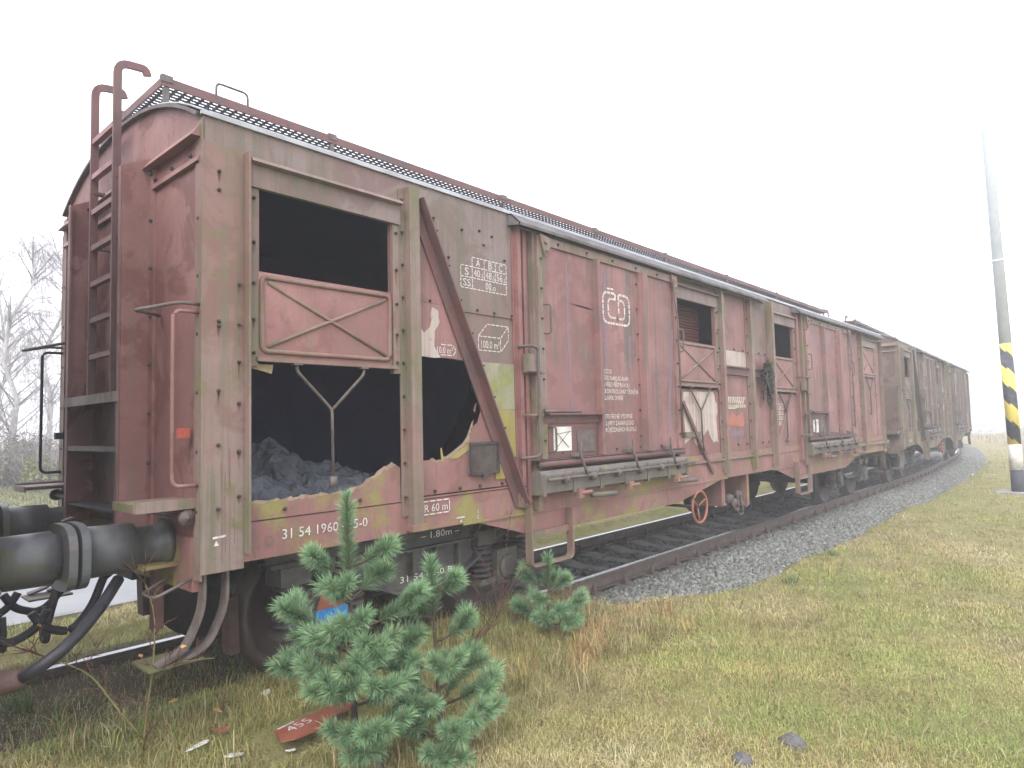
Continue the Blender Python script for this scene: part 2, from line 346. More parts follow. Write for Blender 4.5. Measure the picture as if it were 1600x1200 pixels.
    if first:
        t = MB(); y = Yf-.0035; X = x0+.985
        for i, s_ in enumerate(('POZOR', 'PŘED NAKLÁDÁNÍM', 'A PŘED PŘEPRAVOU', 'ZKONTROLOVAT TĚSNĚNÍ', 'KLAPEK DVEŘÍ')): letters(t, s_, X, 2.185-i*.066, .046, y, width=(.17, .47, .49, .66, .36)[i])
        t.build('stencil_text', 'white', d); t = MB()
        for i, s_ in enumerate(('OTEVŘENÉ VÝSYPNÉ', 'KLAPKY ZASAHUJÍ DO', 'PRŮJEZDNÉHO PROFILU')): letters(t, s_, X, 1.735-i*.067, .046, y, width=(.53, .55, .60)[i])
        t.build('stencil_text', 'white', d)
        t = MB(); cx, cz, hw, hh = x0+1.28, 2.855, .245, .155          # emblem: a square-cornered c and d inside each other
        def rr(hw, hh, r_, gap):
            pts = []
            for sx, sz, a0 in ((1, 1, 0), (-1, 1, 90), (-1, -1, 180), (1, -1, 270)):
                for j in range(5):
                    a = R(a0+j*22.5); pts.append((cx+sx*(hw-r_)+math.cos(a)*r_, cz+sz*(hh-r_)+math.sin(a)*r_))
            return pts
        o1 = rr(hw, hh, .07, 0)
        for i in range(len(o1)):
            a, b_ = o1[i], o1[(i+1) % len(o1)]
            if abs(a[1]-b_[1]) < 1e-6 and a[1] > cz: seg(t, a, (cx+.04, a[1]), y, .024, .05); seg(t, (cx-.03, a[1]), b_, y, .024, .05); continue
            seg(t, a, b_, y, .024, .05)
        o2 = rr(hw*.62, hh*.62, .05, 0)
        for i in range(len(o2)):
            a, b_ = o2[i], o2[(i+1) % len(o2)]
            if abs(a[1]-b_[1]) < 1e-6: 
                seg(t, a, (cx+.055, a[1]), y, .022, .05); seg(t, (cx-.02, a[1]), b_, y, .022, .05); continue
            seg(t, a, b_, y, .022, .05)
        seg(t, (cx+.04, cz+hh), (cx+.04, cz-.05), y, .026, .06); seg(t, (cx-.02, cz+hh), (cx-.02, cz+hh*.55), y, .022)
        seg(t, (cx-.17, cz+hh+.04), (cx-.04, cz+hh+.045), y, .016, .05)
        t.build('emblem', 'white', d)
        t = MB()
        for (a, b_, wd) in (((x1-.28, 1.55), (x1-.10, 2.75), .05), ((x0+.47, 1.83), (x0+.44, 3.2), .035), ((x0+.44, 2.82), (x0+.84, 2.80), .03), ((x0+1.05, 2.2), (x0+1.08, 3.2), .05), ((x0+1.50, 2.25), (x0+1.52, 2.6), .04)):
            L_ = jag([(a[0]-wd/2, a[1]), (b_[0]-wd/2, b_[1])], .012, 9, int(a[0]*91))+jag([(b_[0]+wd/2, b_[1]), (a[0]+wd/2, a[1])], .012, 9, int(a[0]*37))
            MB().prism(L_, Yf-.002, Yf+.0005).build('graffiti', 'graffiti_blue', d)
    return d

def bogie(T, cx, k, blue):
    yc_ = YM
    B = MB().box(cx-.17, cx+.17, yc_-1.0, yc_+1.0, .55, .80).box(cx-.9, cx+.9, yc_-.3, yc_+.3, .60, .72).build('bogie', 'bogie', T)
    for s_ in (-1, 1):
        ys = yc_+s_*1.0; yo = ys+s_*.06
        low = [(-1.30, .80), (-1.12, .80), (-.80, .70), (-.50, .53), (-.28, .44), (.28, .44), (.50, .53), (.80, .70), (1.12, .80), (1.30, .80)]
        f = MB().box(cx-1.30, cx+1.30, ys-.012, ys+.012, .80, .92)
        f.prism([(cx+a, b_) for a, b_ in [(-.95, .80)]+low[2:8]+[(.95, .80)]], ys-.012, ys+.012)
        o = f.build('side_frame', 'bogie', B)
        for i in range(len(low)-1):
            a, c = low[i], low[i+1]; MB().bar((cx+a[0], ys, a[1]), (cx+c[0], ys, c[1]), .16, .026, (0, 0, 1)).build('flange', 'bogie', B) if False else None
        fl = MB()
        up = [(a, b_+.026) for a, b_ in low]
        fl.prism([(cx+a, b_) for a, b_ in low]+[(cx+a, b_) for a, b_ in reversed(up)], ys-.08, ys+.08); fl.build('lower_flange', 'bogie', B)
        MB().box(cx-1.30, cx+1.30, ys-.08, ys+.08, .92, .945).box(cx-.95, cx+.95, ys-.075, ys+.075, .74, .757).build('upper_flange', 'bogie', B)
        for x in (-.36, -.12, .12, .36): MB().box(cx+x-.008, cx+x+.008, ys-.07, ys+.07, .55, .74).build('stiffener', 'bogie', B)
        if s_ < 0:
            letters(MB(), '– 1.80m –', cx+.0, .805, .055, ys-.0135, .42).build('stencil_text', 'plate', B); letters(MB(), '31 54 05-0 B', cx-.22, .505, .05, ys-.0135, .55).build('stencil_text', 'plate', B)
        for a in (-.9, .9):
            MB().box(cx+a-.13, cx+a+.13, ys-.11, ys+.11, .33, .62).prism([(cx+a-.34, .34), (cx+a+.34, .34), (cx+a+.30, .39), (cx+a-.30, .39)], ys-.09, ys+.09).build('axle_box', 'bogie', B)
            MB().lathe([(.11, .11), (.135, .105), (.14, .06)], (cx+a, ys, .46), (0, s_, 0), 16).build('axle_cap', 'bogie', B, True)
            if blue and a < 0 and s_ < 0: MB().box(cx+a-.13, cx+a+.14, ys-.165, ys-.142, .40, .50).build('painted_plate', 'blue', B); MB().prism([(cx+a-.12, .501), (cx+a+.13, .501), (cx+a+.10, .63), (cx+a-.06, .65)], ys-.162, ys-.142).build('painted_plate', 'board_red', B)
            for q in (-.235, .235):
                pf = []
                for i in range(6): z = .395+i*.048; pf += [(z, .07), (z+.008, .105), (z+.03, .108), (z+.038, .07)]
                MB().lathe(pf, (cx+a+q, ys, 0), (0, 0, 1), 14).build('spring', 'iron', B, True)
                MB().box(cx+a+q-.11, cx+a+q+.11, ys-.1, ys+.1, .68, .80).build('spring_cap', 'bogie', B)
    for a in (-.9, .9):
        for s_ in (-1, 1):
            pf = [(-.07, .49), (-.045, .49), (-.035, .462), (.065, .455), (.07, .42), (.045, .40), (.02, .33), (-.005, .20), (.02, .14), (.09, .12), (.10, .0)]
            pf2 = [(-.07, .0)]+pf
            MB().lathe(pf2, (cx+a, yc_+s_*.75, .46), (0, s_, 0), 36).build('wheel', 'wheel', B, True)
        MB().lathe([(-.75, .08), (.75, .08)], (cx+a, yc_, .46), (0, 1, 0), 12).build('axle', 'iron', B, True)
        for s_ in (-1, 1):
            for q in (-.52, .52):
                MB().bar((cx+a+q, yc_+s_*.75, .62), (cx+a+q*.97, yc_+s_*.75, .25), .06, .12, (0, 1, 0)).build('brake_shoe', 'rust', B)

def wagon_end(T, k, mir, full):
    """end wall fittings built at X=0 facing -X; mir puts them on the other end (turned half round)"""
    H = empty('end_wall', **{}) if False else None
    def P(mb, name, mat, par=None, smooth=False, **kw):
        if mir: mb.v = [(LW-x, W_-y, z) for x, y, z in mb.v]
        return mb.build(name, mat, par or T, smooth, **kw)
    top = [(y, z) for y, z in arc_roof(18, .031, W_-.031, 3.53, 3.855)]
    wl = P(MB().prism([(.031, .95), (W_-.031, .95)]+top[::-1], .004, .035, 'x'), 'end_wall', k+'end')
    rim = MB()
    for a, c in zip(top[:-1], top[1:]): rim.bar((-.005, a[0], a[1]+.006), (-.005, c[0], c[1]+.006), .05, .022, (0, 0, 1))
    P(rim, 'roof_rim', 'oldiron')
    P(MB().prism([(-.06, 3.40), (0.004, 3.40), (.004, 3.475), (-.01, 3.475)], .02, W_-.02, 'y'), 'end_ledge', k+'hatch')
    for y0, y1 in ((.03, .72), (YM-.50, YM+.50), (W_-.72, W_-.03)):
        P(MB().prism([(-.022, 3.26), (.004, 3.26), (.004, 3.30), (-.01, 3.30)], y0, y1, 'y'), 'panel_strip', k+'hatch')
    for s_ in (-1, 1):
        yc_ = YM+s_*.556
        c = P(MB().box(-.172, .004, yc_-.006, yc_+.006, 1.07, 3.40).prism([(-.172, 3.40), (.004, 3.40), (.004, 3.49)], yc_-.006, yc_+.006).box(-.178, -.166, yc_-.006 if s_ > 0 else yc_+.006, (yc_+.05) if s_ < 0 else (yc_-.055), 1.07, 3.40), 'end_column', k+'end')
        P(MB().box(-.012, .004, yc_-s_*.0+s_*.006, yc_+s_*.075, 1.07, 3.42), 'column_flange', k+'end', c)
        bl = MB(); [bl.bolt((-.012, yc_+s_*.05, z), (-1, 0, 0), .012) for z in np.arange(1.2, 3.4, .31)]; P(bl, 'bolts', 'iron', c, kind='stuff')
    bl = MB()
    for y in (.045, W_-.045): [bl.bolt((.003, y, z), (-1, 0, 0), .013) for z in np.arange(1.25, 3.5, .335)]
    for y in (.15, .42, .68): bl.bolt((-.005, y, 3.32), (-1, 0, 0), .013)
    P(bl, 'bolts', 'iron', wl, kind='stuff')
    for y in (0., W_):
        s_ = 1 if y == 0 else -1
        P(MB().box(-.010, .004, min(y, y+s_*.085), max(y, y+s_*.085), .87, 3.50).box(-.012, .236, y-(.012 if s_ > 0 else 0), y+(0 if s_ > 0 else .012), .905, 3.372), 'corner_post', k+'post')
        P(MB().box(.238, .252, y-(.07 if s_ > 0 else -.0), y+(.0 if s_ > 0 else .07), .99, 3.36), 'corner_fin', k+'post')
        bl = MB()
        for z in (1.26, 1.62, 1.93, 2.30, 2.33, 3.10, 3.21): bl.bolt((.085, y-s_*.012, z), (0, -s_, 0))
        for z in (1.32, 1.58, 1.86, 2.1, 2.32, 2.56): bl.bolt((.205, y-s_*.012, z), (0, -s_, 0))
        P(bl, 'bolts', 'iron', wl, kind='stuff')
    # buffer beam and buffers
    P(MB().box(-.012, .06, .09, W_-.09, .80, 1.10), 'buffer_beam', k+'sill')
    for s_ in (-1, 1):
        y = YM+s_*.875
        bf = P(MB().lathe([(.012, .145), (.05, .145), (.06, .112), (.20, .108), (.205, .138), (.44, .142), (.45, .125), (.475, .12)], (0, y, 1.045), (-1, 0, 0), 28), 'buffer', 'bufferiron', None, True)
        pl = []
        for i in range(40):
            t = 2*math.pi*i/40; cs, sn = math.cos(t), math.sin(t); e = 2/3.2
            pl.append((y+.225*abs(cs)**e*math.copysign(1, cs), 1.045+.175*abs(sn)**e*math.copysign(1, sn)))
        P(MB().prism(pl, -.510, -.470, 'x'), 'buffer_plate', 'bufferiron', bf)
        P(MB().box(-.20, -.01, y-.17, y+.12, .925, .945) if s_ < 0 else MB().box(-.20, -.01, y-.12, y+.17, .925, .945), 'buffer_step', k+'sill')
    # drawhook, coupling, hoses
    P(MB().box(-.22, 0, YM-.04, YM+.04, .98, 1.08).prism([(-.34, .98), (-.22, .98), (-.22, 1.10), (-.27, 1.16), (-.33, 1.14), (-.30, 1.09), (-.33, 1.05)], YM-.03, YM+.03), 'draw_hook', 'iron')
    P(MB().tube([(-.30, YM-.05, 1.03), (-.33, YM-.05, .72), (-.33, YM+.05, .72), (-.30, YM+.05, 1.03)], .022, 8).tube([(-.33, YM-.14, .73), (-.33, YM+.14, .73)], .02, 8).tube([(-.34, YM, .74), (-.40, YM, .50)], .028, 8).tube(bend([(-.40, YM-.05, .60), (-.41, YM-.05, .40), (-.41, YM+.05, .40), (-.40, YM+.05, .60)], .04), .02, 8), 'screw_coupling', 'iron', None, True)
    for s_, dx in ((-1, 0), (1, .05)):
        y = YM+s_*.32
        P(MB().tube(bend([(0, y, .86), (-.16, y, .84), (-.24, y, .62), (-.36, y+s_*.03, .50), (-.50, y+s_*.03, .56), (-.56, y+s_*.03, .66)], .12, 6), .025, 10).tube([(-.10, y, .86), (-.19, y, .80)], .036, 8), 'brake_hose', 'rubber', None, True)
    if not full: return
    # platform, steps between the columns and ladder
    pf = P(MB().box(-.172, .0, YM-.549, YM+.549, 1.945, 1.96).box(-.185, -.172, YM-.549, YM+.549, 1.90, 1.965), 'end_platform', k+'post')
    P(MB().box(-.16, -.02, YM-.54, YM+.54, 1.60, 1.615).box(-.172, -.16, YM-.54, YM+.54, 1.585, 1.62), 'end_step', 'oldiron')
    P(MB().box(-.16, -.02, YM-.54, YM+.54, 1.20, 1.215), 'end_step', 'iron')
    ld = None
    for s_ in (-1, 1):
        y = YM+s_*.23
        pts = bend([(-.105, y, 1.965), (-.105, y, 4.23), (.07, y, 4.245), (.085, y, 4.20)], .075, 5)
        mb = MB()
        mb.strip(pts, .05, .022)
        q = P(mb, 'ladder', k+'frame') if ld is None else P(mb, 'stile', k+'frame', ld)
        ld = ld or q
        P(MB().box(-.11, .004, y-.02, y+.02, 3.02, 3.04).box(-.11, .004, y-.02, y+.02, 3.42, 3.44), 'ladder_bracket', k+'frame', ld)
    for z in (2.24, 2.50, 2.76, 3.02, 3.28, 3.54, 3.80): P(MB().box(-.125, -.085, YM-.22, YM+.22, z-.018, z+.018), 'rung', k+'hatch', ld)
    # handrails at the corners
    for s_ in (-1, 1):
        y = .0 if s_ < 0 else W_; i = -s_
        hr = P(MB().tube(bend([(-.005, y+i*.02, 2.42), (-.12, y+i*.02, 2.42), (-.30, y+i*.12, 2.37), (-.30, y+i*.14, 2.37), (-.01, y+i*.60, 2.43)], .05), .011, 8), 'handrail', 'oldiron', None, True)
        P(MB().tube(bend([(-.005, y+i*.03, 2.375), (-.15, y+i*.03, 2.375), (-.15, y+i*.03, 1.40), (-.005, y+i*.03, 1.40)], .05), .0115, 8), 'handrail', k+'end' if s_ < 0 else 'rubber', None, True)
        P(MB().box(-.32, -.0, y+i*.22-.16, y+i*.22+.16, 1.30, 1.315).box(-.33, -.32, y+i*.22-.16, y+i*.22+.16, 1.275, 1.32).box(-.32, 0, y+i*.06-.005, y+i*.06+.005, 1.27, 1.33), 'foot_plate', k+'post')
        P(MB().tube([(-.05, y+i*.05, 1.22), (-.05, y+i*.62, 1.22)], .014, 8).lathe([(-.02, .045), (.03, .045)], (-.05, y+i*.08, 1.22), (0, 1, 0), 12), 'uncoupling_rod', 'oldiron', None, True)
        P(MB().box(-.08, -.02, y+i*.13-.02, y+i*.13+.02, 1.665, 1.72), 'lamp_bracket', 'redlamp' if s_ < 0 else 'iron')
        st = MB()
        for dx in (0.03, .16):
            pts = bend([(dx, y+i*.06, .90), (dx, y+i*.06, .70), (dx-.10, y+i*.06, .50), (dx-.25, y+i*.06, .46)], .16, 6)
            st.strip(pts, .016, .075)
        sp = P(st, 'step_bracket', 'oldiron')
        P(MB().box(-.26, .03, y+i*.03, y+i*.27, .438, .452), 'step_tread', 'moss_iron', sp)
        P(MB().tube(bend([(-.03, y+i*.35, .86), (-.20, y+i*.30, .80), (-.20, y+i*.12, .80), (0, y+i*.10, .88)], .04), .009, 8), 'shunter_grip', 'oldiron', None, True)
    P(MB().box(-.03, .03, .60, .66, .50, .86), 'guard_iron', k+'frame')

def make_wagon(k, loc, rz, label, damaged, full=True):
    T = empty('freight_wagon', loc, rz, label=label, category='freight wagon', group='covered freight wagons of the train')
    PN, UP, PO, SI = k+'panel', k+'upper', k+'post', k+'sill'
    # ---- frame
    sill = [(0.0, SILL), (2.13, SILL), (2.81, .745), (5.45, .745), (6.71, SILL), (8.50, SILL), (9.26, .745), (12.1, .745), (12.85, SILL), (15.2, SILL), (15.2, FOLD-.003), (0, FOLD-.003)]
    for y, s_ in ((0, 1), (W_, -1)):
        o = MB().prism(sill, y, y+s_*.012).build('sole_bar', SI, T)
        MB().box(.255, 2.63 if y == 0 else LW-.255, min(y-s_*.006, y+s_*.02), max(y-s_*.006, y+s_*.02), FOLD+.004, 1.265 if (y > 0 or not damaged) else 1.18).build('side_board', SI if y == 0 else PN, T)
        if y == 0: MB().box(2.635, LW-.255, -.006, .02, FOLD+.004, 1.268).build('side_board', SI, T)
    for a, c in ((2.0, 6.8), (8.4, 12.95)): MB().box(a, c, -.014, -.001, .925, .942).build('sill_lip', SI, T)
    MB().box(.03, LW-.03, .02, W_-.02, 1.04, 1.13).build('floor_frame', 'iron', T)
    MB().box(.03, LW-.03, YM-.2, YM+.2, .72, 1.03).build('centre_sill', 'iron', T)
    for i in range(9): MB().box(.04, LW-.04, .04+i*.288, .04+i*.288+.28, 1.135, 1.17+.004*(i % 3)).build('floor_plank', 'floorwood', T)
    # ---- far side and inner faces
    MB().box(.04, LW-.04, W_-.03, W_-.004, 1.18, EAVE-.01).build('side_wall', PN, T)
    for x in np.arange(.7, 15, 1.45): MB().box(x, x+.12, W_, W_+.07, 1.0, 3.5).build('side_post', PO, T)
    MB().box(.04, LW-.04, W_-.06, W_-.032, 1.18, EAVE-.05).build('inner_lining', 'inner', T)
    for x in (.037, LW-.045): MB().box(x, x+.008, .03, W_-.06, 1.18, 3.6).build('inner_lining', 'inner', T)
    # ---- roof
    ar = arc_roof(); rf = MB()
    for a, c in zip(ar[:-1], ar[1:]): rf.add([(-.02, a[0], a[1]), (LW+.02, a[0], a[1]), (LW+.02, c[0], c[1]), (-.02, c[0], c[1]), (-.02, a[0], a[1]-.012), (LW+.02, a[0], a[1]-.012), (LW+.02, c[0], c[1]-.012), (-.02, c[0], c[1]-.012)], [(0, 1, 2, 3), (7, 6, 5, 4), (0, 3, 7, 4), (1, 5, 6, 2)])
    roof = rf.build('roof', 'roof_metal', T, True)
    MB().box(-.02, LW+.02, -.018, -.0, EAVE-.028, EAVE-.002).build('roof_edge', 'roof_metal', roof)
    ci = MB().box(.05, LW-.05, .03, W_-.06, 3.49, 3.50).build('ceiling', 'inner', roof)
    # ---- roof walkway
    wz = 4.115; y0, y1 = .93, 1.735
    wk = MB().box(.12, LW-.5, y0-.006, y0+.006, wz-.028, wz+.035).box(.12, LW-.5, y1-.006, y1+.006, wz-.028, wz+.035).box(.112, .124, y0, y1, wz-.028, wz+.028).build('roof_walkway', k+'frame', T)
    gr = MB()
    for y in np.arange(y0+.03, y1-.01, .046): gr.box(.13, LW-.52, y, y+.015, wz-.010, wz)
    for x in np.arange(.16, LW-.52, .062): gr.box(x, x+.020, y0+.008, y1-.008, wz-.0095, wz-.0015)
    gr.build('grating', 'iron', wk, kind='stuff')
    for x in (.13, 1.45, 3.58, 5.3, 7.1, 9.2, 11.5, 14.4):
        for y in (y0, y1-.03):
            MB().box(x, x+.035, y, y+.03, 3.80, wz-.03).box(x-.02, x+.055, y-.012, y+.03, wz+.0, wz+.05).build('walkway_bracket', 'oldiron', wk)
    MB().tube(bend([(.50, y0+.02, wz), (.50, y0+.02, wz+.14), (.74, y0+.02, wz+.14), (.74, y0+.02, wz)], .04), .009, 8).build('roof_grip', 'oldiron', wk, True)
    # ---- camera side, upper band
    MB().box(.0, LW, 0, .028, 3.36, EAVE-.03).build('upper_wall', UP, T)
    hatch_bay(T, k, .26)
    if damaged:
        bot = [(.262, 1.265)]+jag([S(387, 789), S(430, 783), S(470, 779), S(500, 775), S(545, 771), S(575, 757), S(600, 738), S(618, 727)], .006, 3, 1)+[(1.36, 1.405), (1.40, 1.17), (.262, 1.17)]
        MB().prism([(.262, 1.17)]+jag([S(387, 789), S(430, 783), S(470, 779), S(500, 775), S(545, 771), S(575, 757), S(600, 738), S(618, 727)], .011, 5, 1)+[(1.398, 1.41), (1.398, 1.17)], .003, .018).build('broken_board', SI, T)
        MB().prism([(.27, 1.17)]+jag([S(390, 785), S(430, 781), S(470, 776), S(500, 772), S(545, 768), S(572, 754), S(597, 734), S(615, 722)], .012, 5, 21)+[(1.397, 1.415), (1.397, 1.17)], .019, .03).build('torn_ply_layer', 'ply_edge', T)
        MB().prism([S(388, 568), S(428, 570), S(425, 584), S(412, 580), S(400, 577), S(389, 574)], .004, .014).build('splinter', 'ply_yellow', T)
    else:
        MB().box(.262, 1.398, .004, .02, 1.268, 2.08).build('wall_panel', PN, T)
    # ---- posts
    def post(x, w0=.10, z0=1.0, z1=3.46, dep=.07, mat=PO, fl=True):
        p = MB().box(x, x+w0, -dep, 0, z0, z1).build('side_post', mat, T)
        if fl:
            MB().box(x-.055, x, -.012, 0, z0+.06, z1-.02).build('post_flange', mat, p)
            bl = MB(); [bl.bolt((x-.03, -.012, z)) for z in np.arange(z0+.2, z1, .24)]; bl.build('bolts', 'iron', p, kind='stuff')
        return p
    p = post(1.458, .095); MB().box(1.44, 1.57, -.09, -.0, .955, 1.0).build('post_foot', SI, p)
    # ---- braced bay
    bA, bB = Vector((1.575, -.05, 3.40)), Vector((2.70, -.05, 1.03))
    br = MB().bar(bA, bB, .014, .10, (0, -1, 0)).build('diagonal_brace', k+'frame', T)
    d_ = (bB-bA).normalized(); n_ = Vector((-d_.z, 0, d_.x))
    MB().bar(bA+n_*.045+Vector((0, .045, 0)), bB+n_*.045+Vector((0, .045, 0)), .10, .012).build('brace_flange', PN, br)
    MB().bar(bA-n_*.045+Vector((0, .04, 0)), bB-n_*.045+Vector((0, .04, 0)), .09, .012).build('brace_flange', k+'frame', br)
    bl = MB(); [bl.bolt(bA.lerp(bB, t)+Vector((0, -.004, 0))+n_*.05, r=.008) for t in np.linspace(.1, .95, 9)]; bl.build('bolts', 'iron', br, kind='stuff')
    MB().prism([(2.64, 1.0), (2.76, .97), (2.76, 1.08), (2.66, 1.2)], -.03, -.008).build('gusset', k+'post', br)
    MB().prism([(1.555, 2.635), (1.555, 3.36), (1.60, 3.36), (1.96, 2.635)], .0, .02).build('wall_panel', PN, T)
    MB().prism([(1.602, 3.36), (2.635, 3.36), (2.635, 2.66), (1.962, 2.635)], .0, .02).build('wall_panel', UP, T)
    MB().box(1.96, 2.64, -.008, -.001, 2.605, 2.66).build('seam_strip', UP, T)
    bl = MB(); [bl.bolt((x, -.008, 2.632), r=.011) for x in (1.99, 2.2, 2.4, 2.62)]; [bl.bolt((x, 0, z), r=.011) for x, z in ((1.75, 3.3), (2.05, 3.27), (2.25, 3.30), (2.40, 3.28), (2.3, 3.19), (1.9, 3.02), (2.55, 3.1), (1.7, 2.65))]
    bl.build('bolts', 'iron', T, kind='stuff')
    MB().box(1.98, 2.635, .001, .02, 2.215, 2.604).build('wall_panel', UP, T)
    if damaged:
        MB().prism([(1.555, 2.634), (1.555, 2.225), (1.70, 2.218), (1.85, 2.224), (1.978, 2.22), (1.978, 2.634)], .002, .02).build('wall_panel', PN, T)
        MB().prism(jag([(1.557, 2.226), (1.80, 2.222), (1.74, 2.30), (1.745, 2.42), (1.80, 2.50), (1.78, 2.585), (1.72, 2.60), (1.70, 2.45), (1.64, 2.40), (1.557, 2.46)], .008, 3, 3), -.001, .0015).build('bare_patch', 'peel', T)
        MB().prism([(2.60, 1.19)]+[(1.548, 1.19)]+jag([S(651, 722), S(690, 722), S(703, 716), S(722, 700), S(733, 690), S(737, 668), S(746, 660), S(741, 640), S(757, 612), S(765, 565)], .017, 5, 5)+[(2.26, 2.214), (2.60, 2.214)], .003, .010).build('broken_panel', 'a_hatch', T)
        MB().prism([(2.60, 1.19)]+[(1.56, 1.19)]+jag([S(652, 719), S(690, 718), S(700, 712), S(718, 697), S(728, 687), S(733, 666), S(741, 657), S(737, 640), S(752, 612), S(762, 562)], .020, 5, 15)+[(2.26, 2.21), (2.60, 2.21)], .0105, .022).build('torn_ply_layer', 'ply_edge', T)
        MB().prism([S(694, 722, .01), S(690, 700, .01), S(688, 700, .01), S(690, 722, .01)], .008, .014).build('splinter', 'ply_yellow', T)
        MB().prism([S(703, 717), S(735, 690), S(733, 702), S(715, 716)], -.004, .002).build('splinter', 'ply_yellow', T)
    else:
        MB().box(1.555, 1.978, .002, .02, 1.2, 2.634).build('wall_panel', PN, T); MB().box(1.98, 2.6, .003, .018, 1.2, 2.214).build('wall_panel', PN, T)
    MB().box(2.24, 2.632, -.012, .002, 1.826, 2.212).build('patch_board', 'ply_green', T)
    MB().box(2.38, 2.632, -.011, .002, 1.25, 1.824).build('patch_board', 'ply_yellow', T)
    gx0, gx1, gz0, gz1 = 2.075, 2.405, 1.305, 1.565
    g = MB().box(gx0, gx1, -.035, -.02, gz0, gz0+.02).box(gx0, gx1, -.035, -.02, gz1-.02, gz1).box(gx0, gx0+.02, -.035, -.0205, gz0+.02, gz1-.02).box(gx1-.02, gx1, -.035, -.0205, gz0+.02, gz1-.02).build('vent_frame', 'iron', T)
    MB().box(gx0+.005, gx1-.005, -.019, .002, gz0+.004, gz1-.004).build('vent_back', 'oldiron', g)
    ms = MB()
    for i in range(-9, 12):
        for s_ in (-1, 1):
            pts = [(gx0+.02+i*.032+s_*t*.26*.7, gz0+.02+t*.22) for t in (0, 1)] if s_ > 0 else [(gx0+.02+i*.032+.18-t*.26*.7, gz0+.02+t*.22) for t in (0, 1)]
            a, c = pts
            def cl(p, q):
                lo, hi = gx0+.02, gx1-.02
                for _ in range(2):
                    if p[0] < lo: 
                        if q[0] <= lo: return None
                        t = (lo-p[0])/(q[0]-p[0]); p = (lo, p[1]+(q[1]-p[1])*t)
                    if p[0] > hi:
                        if q[0] >= hi: return None
                        t = (hi-p[0])/(q[0]-p[0]); p = (hi, p[1]+(q[1]-p[1])*t)
                    p, q = q, p
                return p, q
            r_ = cl(a, c)
            if r_: ms.tube([(r_[0][0], -.027, r_[0][1]), (r_[1][0], -.027+.003*s_, r_[1][1])], .0025, 4)
    ms.build('vent_mesh', 'oldiron', g, kind='stuff')
    MB().box(2.2, 2.27, -.05, -.02, 1.285, 1.31).build('vent_latch', 'iron', g)
    bl = MB(); [bl.bolt((x, 0, 1.215), r=.013) for x in (.5, 1.05, 1.72, 1.98, 2.2, 2.46)]; bl.build('bolts', 'iron', T, kind='stuff')
    # ---- door jambs, canopies and doors
    for jx in (2.64, 9.56):
        j = MB().box(jx, jx+.40, -.01, .02, 1.0, 3.40).build('door_jamb', PN, T)
        MB().box(jx+.03, jx+.075, -.05, -.01, 1.02, 3.42).box(jx+.12, jx+.16, -.035, -.01, 1.02, 3.42).build('jamb_rib', PN, j)
        MB().box(jx+.21, jx+.27, -.07, -.01, .95, 3.42).build('jamb_post', PO, j)
        MB().tube(bend([(jx+.02, -.04, 2.36), (jx+.06, -.14, 2.37), (jx+.17, -.14, 2.36), (jx+.17, -.14, 1.42), (jx+.0, -.06, 1.41)], .05), .014, 8).build('lock_bar', 'oldiron', j, True)
        MB().box(jx+.05, jx+.26, -.12, -.07, 2.15, 2.30).box(jx+.04, jx+.35, -.10, -.07, 2.14, 2.1501).build('lock_bracket', PO, j); MB().box(jx+.04, jx+.24, -.13, -.07, 1.77, 1.785).build('lock_bracket', PO, j)
    for cx0, cx1 in ((2.60, 8.22), (9.50, 15.1)):
        MB().prism([(-.0, 3.52), (-.05, 3.515), (-.145, 3.425), (-.145, 3.40), (-.135, 3.40), (-.135, 3.42), (-.045, 3.505), (0, 3.508)], cx0, cx1, 'x').prism([(0, 3.52), (-.05, 3.515), (-.145, 3.425), (-.145, 3.40), (0, 3.42)], cx0, cx0+.006, 'x').build('door_canopy', 'canopy', T)
        MB().tube([(cx0+.05, -.06, 3.41), (cx1-.05, -.06, 3.41)], .016, 6).build('door_rail', 'oldiron', T, True)
    door(T, k, 2.88, True); door(T, k, 9.86, False)
    MB().box(2.9, 5.4, .005, .02, 1.27, 3.36).build('door_recess', k+'frame', T); MB().box(9.9, 12.4, .005, .02, 1.27, 3.36).build('door_recess', k+'frame', T)
    MB().box(2.9, 5.55, -.006, .004, .95, 1.26).box(9.9, 12.4, -.006, .004, .95, 1.26).build('sole_plate', PN, T) if False else None
    # ---- middle bays
    hatch_bay(T, k, 5.53)
    wp = MB().box(5.55, 6.66, .004, .02, 1.27, 2.08).build('wall_panel', PN, T)
    MB().prism(jag([(5.68, 1.42), (5.70, 2.04), (6.50, 2.06), (6.60, 1.9), (6.57, 1.6), (6.60, 1.40), (6.42, 1.44), (6.3, 1.58), (6.12, 1.45), (6.0, 1.38), (5.9, 1.50)], .02, 3, 8), .0, .0035).build('bare_patch', 'peel', wp)
    MB().bar((5.62, -.03, 1.92), (6.35, -.03, 1.03), .05, .02).build('strut', k+'frame', T)
    MB().box(5.66, 6.06, -.03, 0, 1.50, 1.56).build('grille', k+'chute', T)
    if damaged:
        for i in range(13): MB().box(5.66, 6.62, .22, .235, 2.72+i*.036, 2.745+i*.036).build('inner_slat', 'inner_slat', T)
    post(6.72, .07); post(7.66, .07); 
    MB().box(8.40, 8.47, -.10, -.0, 1.0, 3.46).build('side_post', PO, T); post(8.47, .03, dep=.03)
